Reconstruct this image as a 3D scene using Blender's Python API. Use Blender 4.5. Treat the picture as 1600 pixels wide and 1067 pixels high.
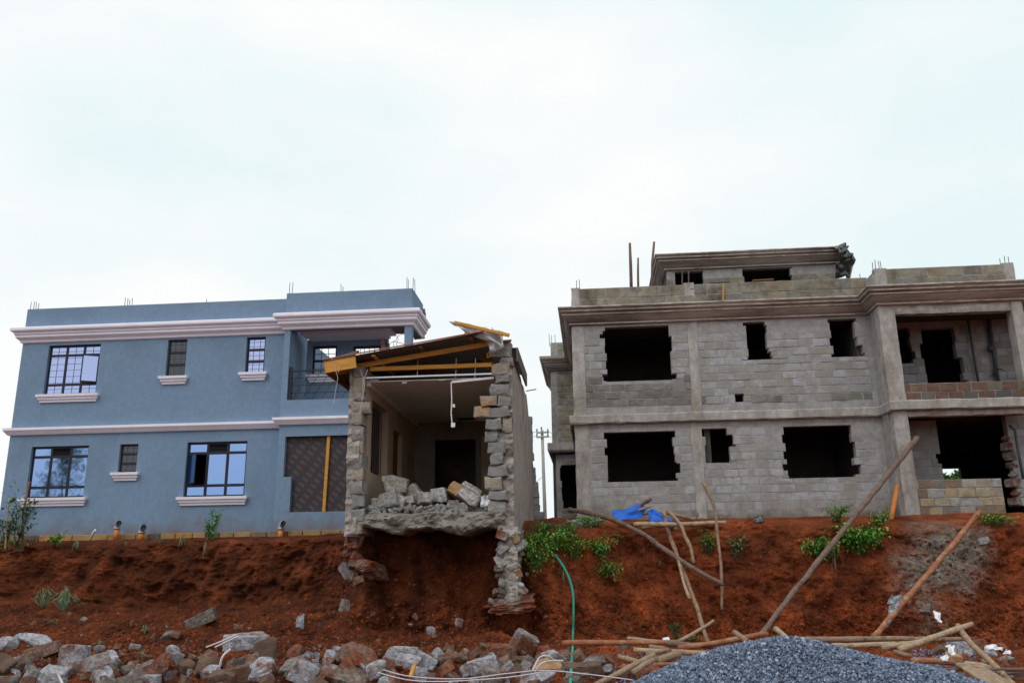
import bpy, bmesh, math, random
import numpy as np
from mathutils import Vector, Matrix, Euler
from mathutils.bvhtree import BVHTree
R = math.radians
scene = bpy.context.scene
for o in list(bpy.data.objects): bpy.data.objects.remove(o, do_unlink=True)
col = scene.collection
random.seed(11); rng = np.random.default_rng(11)

# ------------------------------------------------------------------ camera
FPX = 1350.0                                   # focal length in pixels of a 1600 px wide picture
AX = np.array([0.99571692, -0.03515044, -0.08551171])   # facade direction seen by the camera (x right, y down, z forward)
AY = np.array([0.09167778, 0.25575829, 0.96238396])     # depth
AZ = np.array([-0.01195789, -0.96610152, 0.25788537])   # up
cd = bpy.data.cameras.new('camera'); cam = bpy.data.objects.new('camera', cd); col.objects.link(cam)
cd.sensor_width = 36; cd.sensor_fit = 'HORIZONTAL'; cd.lens = 36 * FPX / 1600
cd.clip_start = 0.1; cd.clip_end = 6000
cam.matrix_world = Matrix(((AX[0], -AX[1], -AX[2], 0), (AY[0], -AY[1], -AY[2], 0), (AZ[0], -AZ[1], -AZ[2], 0), (0, 0, 0, 1)))
scene.camera = cam
scene.render.resolution_x = 1024; scene.render.resolution_y = 682

# ------------------------------------------------------------------ sky and sun (bright overcast day)
SUN_EL, SUN_AZ = 52, 205                       # azimuth from +Y, clockwise
w = bpy.data.worlds.new('World'); scene.world = w; w.use_nodes = True
nt = w.node_tree; nt.nodes.clear(); N = nt.nodes.new; L = nt.links.new
sky = N('ShaderNodeTexSky'); sky.sky_type = 'NISHITA'; sky.sun_disc = False
sky.sun_elevation = R(SUN_EL); sky.sun_rotation = R(SUN_AZ); sky.dust_density = 3
skb = N('ShaderNodeVectorMath'); skb.operation = 'SCALE'; skb.inputs[3].default_value = 0.11; L(sky.outputs[0], skb.inputs[0])
tc = N('ShaderNodeTexCoord'); mp = N('ShaderNodeMapping'); mp.inputs['Scale'].default_value = (1.2, 1.2, 2.6); mp.inputs['Location'].default_value = (0.35, 0.1, 0.2)
L(tc.outputs['Generated'], mp.inputs[0])
nz = N('ShaderNodeTexNoise'); nz.inputs['Scale'].default_value = 1.6; nz.inputs['Detail'].default_value = 5; nz.inputs['Roughness'].default_value = .5; L(mp.outputs[0], nz.inputs[0])
cr = N('ShaderNodeValToRGB'); cr.color_ramp.elements[0].position = .36; cr.color_ramp.elements[1].position = .60
cr.color_ramp.elements[0].color = (.80, .925, .945, 1); cr.color_ramp.elements[1].color = (.985, .99, .99, 1); L(nz.outputs[0], cr.inputs[0])
mx = N('ShaderNodeMix'); mx.data_type = 'RGBA'; mx.inputs[0].default_value = .97
L(skb.outputs[0], mx.inputs[6]); L(cr.outputs[0], mx.inputs[7])
bg = N('ShaderNodeBackground'); bg.inputs[1].default_value = 1.0; L(mx.outputs[2], bg.inputs[0])
ow = N('ShaderNodeOutputWorld'); L(bg.outputs[0], ow.inputs[0])
sd = bpy.data.lights.new('sun', 'SUN'); sd.energy = 1.05; sd.angle = R(25); sd.color = (1, .96, .9)
so = bpy.data.objects.new('sun', sd); col.objects.link(so)
ds = Vector((math.sin(R(SUN_AZ)) * math.cos(R(SUN_EL)), math.cos(R(SUN_AZ)) * math.cos(R(SUN_EL)), math.sin(R(SUN_EL))))
so.rotation_euler = ds.to_track_quat('Z', 'Y').to_euler(); so.location = ds * 60
vs = scene.view_settings; vs.view_transform = 'Standard'; vs.look = 'None'; vs.exposure = .03; vs.gamma = 1; vs.use_curve_mapping = False
scene.render.engine = 'CYCLES'; scene.cycles.max_bounces = 5; scene.cycles.diffuse_bounces = 3

# ------------------------------------------------------------------ helpers
def ray(px, py):
    r = np.array([px - 800.0, py - 533.5, FPX]); return np.array([r @ AX, r @ AY, r @ AZ])
def at(px, py, Y):                             # the point at depth Y seen at that place of the photograph
    d = ray(px, py); return Vector(d * (Y / d[1]))
BASE = {}
def base_of(o): return BASE.get(o.name, Vector((0, 0, 0)))
def tag(o, label=None, cat=None, group=None, kind=None):
    if label: o['label'] = label
    if cat: o['category'] = cat
    if group: o['group'] = group
    if kind: o['kind'] = kind
    return o
def thing(name, loc, label, cat, group=None):
    o = bpy.data.objects.new(name, None); col.objects.link(o); o.location = loc; o.empty_display_size = .2
    BASE[o.name] = Vector(loc); return tag(o, label, cat, group)
class MB:
    def __init__(s): s.v = []; s.f = []
    def add(s, vs, fs):
        n = len(s.v); s.v += [tuple(v) for v in vs]; s.f += [tuple(i + n for i in f) for f in fs]; return s
    def box(s, x0, x1, y0, y1, z0, z1, j=0):
        q = [(x, y, z) for z in (z0, z1) for y in (y0, y1) for x in (x0, x1)]
        if j: q = [tuple(c + random.uniform(-j, j) for c in p) for p in q]
        return s.add(q, [(0, 2, 3, 1), (4, 5, 7, 6), (0, 1, 5, 4), (2, 6, 7, 3), (0, 4, 6, 2), (1, 3, 7, 5)])
    def cbox(s, M, sx, sy, sz, c=.006):          # chamfered box, M places its centre
        v = []; f = []
        h = (sx / 2, sy / 2, sz / 2); idx = {}
        for a in (-1, 1):
            for b in (-1, 1):
                for d in (-1, 1):
                    for k in range(3):
                        p = [a * h[0], b * h[1], d * h[2]]
                        for m in range(3):
                            if m != k: p[m] -= (a, b, d)[m] * c
                        idx[(a, b, d, k)] = len(v); v.append(M @ Vector(p))
        I = lambda a, b, d, k: idx[(a, b, d, k)]
        for sg in (-1, 1):
            for k, cyc in ((0, [(sg, -1, -1), (sg, 1, -1), (sg, 1, 1), (sg, -1, 1)]), (1, [(-1, sg, -1), (-1, sg, 1), (1, sg, 1), (1, sg, -1)]), (2, [(-1, -1, sg), (1, -1, sg), (1, 1, sg), (-1, 1, sg)])):
                q = [I(*c3, k) for c3 in cyc]; f.append(tuple(q if sg > 0 else q[::-1]))
        for a in (-1, 1):
            for b in (-1, 1):
                f.append((I(a, b, -1, 0), I(a, b, 1, 0), I(a, b, 1, 1), I(a, b, -1, 1)))
                f.append((I(a, -1, b, 0), I(a, 1, b, 0), I(a, 1, b, 2), I(a, -1, b, 2)))
                f.append((I(-1, a, b, 1), I(1, a, b, 1), I(1, a, b, 2), I(-1, a, b, 2)))
                for d in (-1, 1): f.append((I(a, b, d, 0), I(a, b, d, 1), I(a, b, d, 2)))
        return s.add(v, f)
    def bar(s, a, b, wd, ht, c=.006, roll=0):    # chamfered plank from a to b
        a = Vector(a); b = Vector(b); d = b - a
        q = d.to_track_quat('X', 'Z').to_matrix().to_4x4() @ Matrix.Rotation(roll, 4, 'X')
        return s.cbox(Matrix.Translation((a + b) / 2) @ q, d.length, wd, ht, c)
    def tube(s, pts, rad, n=8, cap=True):
        pts = [Vector(p) for p in pts]; m = len(pts)
        rad = [rad] * m if isinstance(rad, (int, float)) else rad
        vs = []; fs = []; ref = None
        for i, p in enumerate(pts):
            t = (pts[min(i + 1, m - 1)] - pts[max(i - 1, 0)]).normalized()
            if ref is None: ref = t.orthogonal().normalized()
            u = (ref - t * ref.dot(t)).normalized(); ref = u; w_ = t.cross(u)
            for k in range(n):
                a = 2 * math.pi * k / n; vs.append(p + (u * math.cos(a) + w_ * math.sin(a)) * rad[i])
        for i in range(m - 1):
            for k in range(n):
                k2 = (k + 1) % n; fs.append((i * n + k, i * n + k2, i * n + n + k2, i * n + n + k))
        if cap: fs.append(tuple(range(n))[::-1]); fs.append(tuple((m - 1) * n + k for k in range(n)))
        return s.add(vs, fs)
    def build(s, name, mat, parent=None, smooth=False):
        b = Vector((0, 0, 0)); p = parent
        while p is not None: b = b + p.location; p = p.parent
        me = bpy.data.meshes.new(name); me.from_pydata([(v[0] - b.x, v[1] - b.y, v[2] - b.z) for v in s.v], [], s.f)
        bm = bmesh.new(); bm.from_mesh(me); bmesh.ops.recalc_face_normals(bm, faces=bm.faces); bm.to_mesh(me); bm.free()
        if smooth: me.polygons.foreach_set('use_smooth', [True] * len(me.polygons))
        me.materials.append(mat); o = bpy.data.objects.new(name, me); col.objects.link(o)
        if parent: o.parent = parent
        return o
def solo(mb, name, mat, label, cat, group=None, smooth=False):      # a thing of one mesh, origin at its lowest middle
    a = np.array(mb.v); c = Vector(((a[:, 0].min() + a[:, 0].max()) / 2, (a[:, 1].min() + a[:, 1].max()) / 2, a[:, 2].min()))
    o = mb.build(name, mat, None, smooth); o.data.transform(Matrix.Translation(-c)); o.location = c
    return tag(o, label, cat, group)
def place(me, name, parent, loc, scale=(1, 1, 1), rot=(0, 0, 0)):
    o = bpy.data.objects.new(name, me); col.objects.link(o)
    b = Vector((0, 0, 0)); p = parent
    while p is not None: b = b + p.location; p = p.parent
    o.parent = parent; o.location = Vector(loc) - b; o.scale = scale; o.rotation_euler = rot; return o

# numpy lattice noise
def _h(i, j, k):
    n = (i * 374761393 + j * 668265263 + k * 2147483647 + 1274126177) & 0xffffffff
    n = ((n ^ (n >> 13)) * 1274126177) & 0xffffffff
    return ((n ^ (n >> 16)) & 0xffff) / 32767.5 - 1
def vnoise(x, y, z):
    x, y, z = np.broadcast_arrays(np.asarray(x, float), np.asarray(y, float), np.asarray(z, float))
    i, j, k = (np.floor(q).astype(np.int64) for q in (x, y, z)); f, g, h = x - i, y - j, z - k
    f, g, h = (q * q * (3 - 2 * q) for q in (f, g, h)); r = 0
    for a in (0, 1):
        for b in (0, 1):
            for c in (0, 1):
                r = r + _h(i + a, j + b, k + c) * (f if a else 1 - f) * (g if b else 1 - g) * (h if c else 1 - h)
    return r
def fbm(x, y, z, o=4):
    r = 0; a = .5
    for q in range(o): r = r + a * vnoise(x * 2 ** q + 7.3 * q, y * 2 ** q, z * 2 ** q + 3.1 * q); a *= .5
    return r

# ------------------------------------------------------------------ materials
def mat(name, colr, rough=.9, var=.2, scale=3., bump=.3, bscale=35., rand=None, stretch=(1, 1, 1), metal=0, spec=.3, stain=None, stain_at=(.55, .72), stain_scale=1.3, obj=False, detail=6, speck=0):
    m = bpy.data.materials.new(name); m.use_nodes = True; t = m.node_tree; t.nodes.clear(); N = t.nodes.new; L = t.links.new
    out = N('ShaderNodeOutputMaterial'); p = N('ShaderNodeBsdfPrincipled'); L(p.outputs[0], out.inputs[0])
    p.inputs['Roughness'].default_value = rough; p.inputs['Metallic'].default_value = metal; p.inputs['Specular IOR Level'].default_value = spec
    if obj: g = N('ShaderNodeTexCoord').outputs['Object']
    else: g = N('ShaderNodeNewGeometry').outputs['Position']
    mpn = N('ShaderNodeMapping'); mpn.inputs['Scale'].default_value = stretch; L(g, mpn.inputs[0]); co = mpn.outputs[0]
    oi = N('ShaderNodeObjectInfo')
    if rand:
        cr = N('ShaderNodeValToRGB'); cr.color_ramp.interpolation = 'CONSTANT'
        e = cr.color_ramp.elements
        while len(e) < len(rand): e.new(.5)
        for i, c in enumerate(rand): e[i].position = i / len(rand); e[i].color = (*c, 1)
        L(oi.outputs['Random'], cr.inputs[0]); basec = cr.outputs[0]
    else:
        rg = N('ShaderNodeRGB'); rg.outputs[0].default_value = (*colr, 1); basec = rg.outputs[0]
    n1 = N('ShaderNodeTexNoise'); n1.inputs['Scale'].default_value = scale; n1.inputs['Detail'].default_value = detail; n1.inputs['Roughness'].default_value = .62; L(co, n1.inputs[0])
    mr = N('ShaderNodeMapRange'); mr.inputs[1].default_value = .3; mr.inputs[2].default_value = .7; mr.inputs[3].default_value = 1 - var; mr.inputs[4].default_value = 1 + var; L(n1.outputs[0], mr.inputs[0])
    ml = N('ShaderNodeVectorMath'); ml.operation = 'SCALE'; L(basec, ml.inputs[0]); L(mr.outputs[0], ml.inputs[3]); c = ml.outputs[0]
    if stain:
        n2 = N('ShaderNodeTexNoise'); n2.inputs['Scale'].default_value = stain_scale; n2.inputs['Detail'].default_value = 7; n2.inputs['Roughness'].default_value = .6; L(co, n2.inputs[0])
        mr2 = N('ShaderNodeMapRange'); mr2.inputs[1].default_value = stain_at[0]; mr2.inputs[2].default_value = stain_at[1]; L(n2.outputs[0], mr2.inputs[0])
        mm = N('ShaderNodeMix'); mm.data_type = 'RGBA'; L(mr2.outputs[0], mm.inputs[0]); L(c, mm.inputs[6]); mm.inputs[7].default_value = (*stain, 1); c = mm.outputs[2]
    if speck:
        v = N('ShaderNodeTexVoronoi'); v.inputs['Scale'].default_value = speck; L(g, v.inputs[0])
        s2 = N('ShaderNodeMapRange'); s2.inputs[1].default_value = 0; s2.inputs[2].default_value = 1; s2.inputs[3].default_value = .62; s2.inputs[4].default_value = 1.25
        sp = N('ShaderNodeSeparateColor'); L(v.outputs['Color'], sp.inputs[0]); L(sp.outputs[0], s2.inputs[0])
        m3 = N('ShaderNodeVectorMath'); m3.operation = 'SCALE'; L(c, m3.inputs[0]); L(s2.outputs[0], m3.inputs[3]); c = m3.outputs[0]
    L(c, p.inputs['Base Color'])
    if bump:
        n3 = N('ShaderNodeTexNoise'); n3.inputs['Scale'].default_value = bscale; n3.inputs['Detail'].default_value = 5; n3.inputs['Roughness'].default_value = .65; L(co, n3.inputs[0])
        b = N('ShaderNodeBump'); b.inputs['Strength'].default_value = bump; b.inputs['Distance'].default_value = .03; L(n3.outputs[0], b.inputs['Height']); L(b.outputs[0], p.inputs['Normal'])
    return m
M = {}
M['blue'] = mat('blue_render', (.18, .268, .392), .85, .10, 8, .28, 34, stretch=(1, 1, .85), stain=(.135, .195, .28), stain_at=(.5, .85), stain_scale=.55)
def splash(m, z0, z1, colr):
    t = m.node_tree; N = t.nodes.new; L = t.links.new; p = [n for n in t.nodes if n.type == 'BSDF_PRINCIPLED'][0]; old = p.inputs['Base Color'].links[0].from_socket
    g = N('ShaderNodeNewGeometry').outputs['Position']; sx = N('ShaderNodeSeparateXYZ'); L(g, sx.inputs[0]); n = N('ShaderNodeTexNoise'); n.inputs['Scale'].default_value = 2.6; n.inputs['Detail'].default_value = 8; L(g, n.inputs[0])
    a = N('ShaderNodeMapRange'); a.inputs[1].default_value = z0; a.inputs[2].default_value = z1; a.inputs[3].default_value = .62; a.inputs[4].default_value = -.25; L(sx.outputs[2], a.inputs[0])
    b = N('ShaderNodeMath'); b.operation = 'ADD'; L(a.outputs[0], b.inputs[0]); L(n.outputs[0], b.inputs[1]); c = N('ShaderNodeMapRange'); c.inputs[1].default_value = .55; c.inputs[2].default_value = 1.1; c.inputs[4].default_value = .75; L(b.outputs[0], c.inputs[0])
    x = N('ShaderNodeMix'); x.data_type = 'RGBA'; L(c.outputs[0], x.inputs[0]); L(old, x.inputs[6]); x.inputs[7].default_value = (*colr, 1); L(x.outputs[2], p.inputs['Base Color'])
splash(M['blue'], 1.0, 2.0, (.17, .115, .10))
M['white'] = mat('white_paint', (.84, .81, .92), .6, .05, 2, .06, 30, stain=(.74, .69, .74), stain_at=(.55, .85), stain_scale=2.2, stretch=(1, 1, .6))
M['black'] = mat('black_metal', (.018, .018, .026), .45, .15, 9, 0)
M['rebar'] = mat('rebar_steel', (.11, .075, .07), .7, .2, 20, 0)
M['concrete'] = mat('concrete', (.235, .22, .195), .95, .25, 3.2, .5, 30, stain=(.12, .105, .09), stain_at=(.5, .75), stain_scale=1.6)
M['dark_concrete'] = mat('shade_toned_concrete', (.075, .07, .065), .95, .25, 3, .4, 25)  # room shade put into the colour, far darker than raw concrete
M['column'] = mat('column_concrete', (.37, .35, .335), .95, .3, 5, .8, 22, stain=(.22, .18, .15), stain_at=(.52, .76), stain_scale=1.9, stretch=(1, 1, .45))
M['mortar'] = mat('mortar', (.32, .31, .31), .95, .25, 5, .8, 28, stain=(.15, .135, .12), stain_at=(.52, .8), stain_scale=.8)
splash(M['mortar'], 1.1, 1.85, (.13, .075, .05))
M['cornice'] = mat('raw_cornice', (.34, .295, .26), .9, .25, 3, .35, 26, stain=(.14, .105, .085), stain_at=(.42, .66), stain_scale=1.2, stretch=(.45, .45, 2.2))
M['cornice_highlight'] = mat('raw_cornice_highlight', (.46, .42, .38), .9, .25, 3, .3, 26, stain=(.20, .155, .125), stain_at=(.5, .7), stain_scale=2, stretch=(1.5, 1.5, .5))  # lighter cornice copy for the fillets, edge highlights put into the colour
M['block'] = mat('stone_block', (.3, .3, .3), .95, .16, 7, .4, 34, rand=[(.305, .30, .31), (.345, .345, .365), (.26, .25, .245), (.36, .36, .39), (.305, .285, .27), (.335, .335, .35), (.285, .285, .295), (.365, .36, .375)], stain=(.27, .255, .24), stain_at=(.47, .6), stain_scale=2.6)
M['block_dark'] = mat('weathered_block', (.3, .3, .3), .95, .25, 6, .6, 26, rand=[(.23, .215, .175), (.27, .25, .20), (.20, .185, .165), (.28, .26, .225), (.24, .21, .155)], stain=(.08, .065, .05), stain_at=(.5, .72), stain_scale=1.6)
M['block_grime'] = mat('cement_smeared_block', (.3, .3, .3), .95, .22, 5, .5, 30, rand=[(.185, .175, .165), (.21, .20, .19), (.165, .155, .15), (.225, .21, .20)], stain=(.13, .12, .11), stain_at=(.5, .7), stain_scale=2.2)
M['block_red'] = mat('balcony_brick', (.3, .3, .3), .95, .2, 8, .6, 30, rand=[(.145, .088, .068), (.105, .095, .085), (.165, .115, .09), (.09, .085, .085), (.125, .078, .06), (.145, .125, .105)])
M['block_mix'] = mat('mixed_stone', (.3, .3, .3), .95, .22, 8, .7, 30, rand=[(.33, .305, .275), (.33, .255, .165), (.29, .285, .28), (.17, .155, .14), (.34, .28, .20), (.31, .31, .32), (.20, .145, .105), (.29, .25, .20)], stain=(.20, .16, .12), stain_at=(.55, .75), stain_scale=3)
M['found'] = mat('foundation_stone', (.3, .3, .3), .95, .2, 8, .5, 30, rand=[(.30, .19, .08), (.37, .2, .06), (.20, .14, .10), (.28, .17, .08), (.115, .09, .09), (.36, .22, .09)])
M['ruin_block'] = mat('ruin_block', (.3, .3, .3), .95, .22, 7, .9, 30, rand=[(.27, .255, .24), (.30, .27, .23), (.24, .235, .235), (.33, .285, .23), (.26, .255, .25)], stain=(.33, .19, .10), stain_at=(.6, .75), stain_scale=2.4)
M['ruin_orange'] = mat('ruin_block_orange', (.34, .215, .13), .95, .25, 7, .8, 30, stain=(.30, .275, .235), stain_at=(.42, .6), stain_scale=4)
M['roughcast'] = mat('roughcast', (.39, .35, .32), .95, .22, 9, 1.0, 45, stain=(.20, .175, .155), stain_at=(.5, .75), stain_scale=1.7)
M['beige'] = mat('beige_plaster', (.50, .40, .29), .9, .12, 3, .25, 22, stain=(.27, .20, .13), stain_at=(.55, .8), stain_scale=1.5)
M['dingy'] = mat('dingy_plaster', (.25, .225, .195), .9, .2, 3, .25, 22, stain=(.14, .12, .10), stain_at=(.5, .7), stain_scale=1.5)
M['ceil'] = mat('ceiling_board', (.74, .70, .66), .9, .07, 1.2, .05, 20)
M['timber'] = mat('yellow_timber', (.56, .27, .05), .7, .2, 4, .2, 30, stretch=(.6, 6, 6), stain=(.36, .15, .03), stain_at=(.55, .8), stain_scale=3)
M['timber_dark'] = mat('brown_timber', (.22, .09, .03), .75, .25, 4, .2, 30, stretch=(3, .6, 6))
M['pole'] = mat('pole_wood', (.3, .2, .1), .85, .3, 14, 1.0, 60, rand=[(.43, .29, .185), (.36, .24, .155), (.49, .36, .24), (.40, .28, .19), (.33, .22, .15)], obj=True, stain=(.14, .08, .045), stain_at=(.55, .75), stain_scale=6)
M['pole_grey'] = mat('grey_pole_wood', (.17, .115, .095), .85, .25, 9, .5, 40, stain=(.10, .06, .045), stain_at=(.5, .7), stain_scale=6)
M['pole_red'] = mat('reddish_pole_wood', (.30, .115, .06), .85, .25, 9, .5, 40, stain=(.36, .21, .12), stain_at=(.5, .62), stain_scale=7)
M['iron'] = mat('roof_iron', (.13, .115, .105), .5, .2, 3, 0, metal=.3)
M['iron_red'] = mat('roof_iron_red', (.42, .11, .06), .55, .2, 3, 0)
M['iron_light'] = mat('bright_iron', (.55, .60, .63), .35, .12, 4, 0, metal=.4)
M['alu'] = mat('ceiling_channel', (.62, .64, .70), .35, .1, 6, 0, metal=.5)
M['gyp'] = mat('gypsum_trim', (.72, .71, .72), .8, .08, 9, .15, 40)
M['pvc_o'] = mat('orange_pvc', (.62, .20, .04), .5, .12, 6, 0)
M['pvc_g'] = mat('grey_pvc', (.32, .34, .36), .5, .12, 6, 0)
M['pvc_d'] = mat('dark_pipe', (.07, .08, .095), .5, .15, 6, 0)
M['tarp'] = mat('blue_tarp', (.015, .12, .55), .45, .18, 7, .25, 14)
M['tarp_w'] = mat('pale_tarp', (.27, .35, .43), .5, .3, 9, .25, 14, stain=(.1, .14, .22), stain_at=(.45, .6), stain_scale=5)
M['plastic'] = mat('black_plastic', (.03, .035, .038), .22, .3, 5, .3, 8, spec=.6)
M['hose'] = mat('green_hose', (.03, .36, .26), .4, .08, 5, 0)
M['cable'] = mat('pale_cable', (.55, .50, .55), .5, .1, 5, 0)
M['bagw'] = mat('white_plastic', (.75, .76, .80), .45, .08, 9, .2, 20)
M['bagd'] = mat('grey_cloth', (.12, .13, .15), .8, .4, 12, .4, 25, stain=(.33, .32, .34), stain_at=(.5, .6), stain_scale=9)
M['upole'] = mat('utility_pole_wood', (.33, .30, .28), .8, .15, 5, .2, 25)
M['rock'] = mat('rubble_concrete', (.3, .3, .3), .95, .3, 9, 1.0, 26, rand=[(.25, .235, .23), (.20, .185, .18), (.27, .26, .265), (.165, .14, .125), (.22, .19, .17), (.25, .24, .245), (.14, .11, .095)], stain=(.14, .05, .026), stain_at=(.46, .6), stain_scale=2.2, speck=30)
M['room_grey'] = mat('room_rubble_grey', (.3, .3, .3), .95, .22, 9, .9, 26, rand=[(.30, .285, .275), (.26, .25, .245), (.33, .315, .305), (.28, .255, .23)], stain=(.22, .20, .18), stain_at=(.5, .7), stain_scale=3, speck=30)
M['room_pale'] = mat('room_rubble_pale', (.40, .385, .38), .95, .22, 9, .8, 26, speck=26)
M['rock_pale'] = mat('pale_concrete', (.345, .34, .37), .95, .28, 9, 1.0, 24, stain=(.17, .08, .052), stain_at=(.5, .62), stain_scale=2.6, speck=28)
M['rock_soil'] = mat('soil_stained_concrete', (.20, .12, .09), .95, .3, 6, 1.0, 22, stain=(.20, .055, .025), stain_at=(.45, .6), stain_scale=2.2, speck=30)
M['rock_brown'] = mat('brown_stone', (.125, .08, .058), .95, .3, 7, .9, 20, stain=(.14, .05, .028), stain_at=(.5, .68), stain_scale=2.5)
M['orange_stone'] = mat('orange_stone', (.40, .245, .13), .95, .25, 7, .9, 24)
M['leaf'] = mat('leaf', (.06, .2, .02), .55, .5, 11, 0, rand=[(.10, .31, .035), (.125, .35, .05), (.09, .265, .035)], stain=(.19, .22, .06), stain_at=(.6, .7), stain_scale=14)
M['leaf2'] = mat('dark_leaf', (.055, .16, .03), .55, .45, 10, 0, stain=(.16, .2, .06), stain_at=(.6, .72), stain_scale=9)
M['leaf3'] = mat('pale_leaf', (.12, .17, .07), .6, .3, 3, 0)
M['grass'] = mat('grass_blade', (.21, .29, .17), .6, .35, 5, 0)
M['drygrass'] = mat('dry_grass', (.26, .19, .10), .8, .3, 5, 0)
M['stem'] = mat('stem', (.12, .09, .045), .8, .2, 9, 0)
M['chip'] = None

def soil_material():
    m = bpy.data.materials.new('red_soil'); m.use_nodes = True; t = m.node_tree; t.nodes.clear(); N = t.nodes.new; L = t.links.new
    out = N('ShaderNodeOutputMaterial'); p = N('ShaderNodeBsdfPrincipled'); L(p.outputs[0], out.inputs[0]); p.inputs['Roughness'].default_value = .97; p.inputs['Specular IOR Level'].default_value = .15
    g = N('ShaderNodeNewGeometry').outputs['Position']
    def noise(s, d=6, r=.6):
        n = N('ShaderNodeTexNoise'); n.inputs['Scale'].default_value = s; n.inputs['Detail'].default_value = d; n.inputs['Roughness'].default_value = r; L(g, n.inputs[0]); return n.outputs[0]
    cr = N('ShaderNodeValToRGB'); e = cr.color_ramp.elements; e[0].position = .3; e[0].color = (.042, .0132, .0068, 1); e[1].position = .7; e[1].color = (.21, .057, .0215, 1)
    k = e.new(.5); k.color = (.103, .029, .0122, 1); L(noise(1.6, 9, .62), cr.inputs[0])
    a = N('ShaderNodeAttribute'); a.attribute_name = 'soil'; sp = N('ShaderNodeSeparateColor'); L(a.outputs['Color'], sp.inputs[0])
    # fresh red earth (r), cement-grey spoil (g), dry crumbs (b)
    m1 = N('ShaderNodeMix'); m1.data_type = 'RGBA'; m1.blend_type = 'MULTIPLY'; L(sp.outputs[0], m1.inputs[0]); L(cr.outputs[0], m1.inputs[6]); m1.inputs[7].default_value = (3.3, 2.75, 2.2, 1)
    m1.clamp_result = False
    cg = N('ShaderNodeValToRGB'); e = cg.color_ramp.elements; e[0].position = .35; e[0].color = (.12, .095, .078, 1); e[1].position = .68; e[1].color = (.34, .285, .235, 1); L(noise(5, 8, .7), cg.inputs[0])
    m2 = N('ShaderNodeMix'); m2.data_type = 'RGBA'; L(sp.outputs[1], m2.inputs[0]); L(m1.outputs[2], m2.inputs[6]); L(cg.outputs[0], m2.inputs[7])
    sm = N('ShaderNodeMapRange'); sm.inputs[1].default_value = .35; sm.inputs[2].default_value = .7; sm.inputs[3].default_value = .62; sm.inputs[4].default_value = 1.45; L(noise(22, 5, .7), sm.inputs[0])
    sc = N('ShaderNodeVectorMath'); sc.operation = 'SCALE'; L(m2.outputs[2], sc.inputs[0]); L(sm.outputs[0], sc.inputs[3]); L(sc.outputs[0], p.inputs['Base Color'])
    b1 = N('ShaderNodeBump'); b1.inputs['Strength'].default_value = 1.0; b1.inputs['Distance'].default_value = .13; L(noise(9, 8, .68), b1.inputs['Height'])
    b2 = N('ShaderNodeBump'); b2.inputs['Strength'].default_value = .6; b2.inputs['Distance'].default_value = .03; L(noise(45, 4, .7), b2.inputs['Height']); L(b1.outputs[0], b2.inputs['Normal']); L(b2.outputs[0], p.inputs['Normal'])
    return m
M['soil'] = soil_material()
def glass_material(name, tint, mixf):
    m = bpy.data.materials.new(name); m.use_nodes = True; t = m.node_tree; t.nodes.clear(); N = t.nodes.new; L = t.links.new
    out = N('ShaderNodeOutputMaterial'); g = N('ShaderNodeBsdfGlossy'); g.inputs['Color'].default_value = (*tint, 1); g.inputs['Roughness'].default_value = .03
    nn = N('ShaderNodeTexNoise'); nn.inputs['Scale'].default_value = 1.4; b = N('ShaderNodeBump'); b.inputs['Strength'].default_value = .06; b.inputs['Distance'].default_value = .05
    L(N('ShaderNodeNewGeometry').outputs['Position'], nn.inputs[0]); L(nn.outputs[0], b.inputs['Height']); L(b.outputs[0], g.inputs['Normal'])
    tr = N('ShaderNodeBsdfTransparent'); tr.inputs[0].default_value = (.35, .42, .6, 1); mxs = N('ShaderNodeMixShader'); mxs.inputs[0].default_value = mixf
    L(g.outputs[0], mxs.inputs[1]); L(tr.outputs[0], mxs.inputs[2]); L(mxs.outputs[0], out.inputs[0]); return m
M['glass'] = glass_material('blue_reflective_glass', (.32, .47, .83), .2)
M['glass_pale'] = glass_material('pale_glass', (.50, .58, .92), .2)
M['glass_dark'] = glass_material('dark_glass', (.13, .135, .155), .35)
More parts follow.
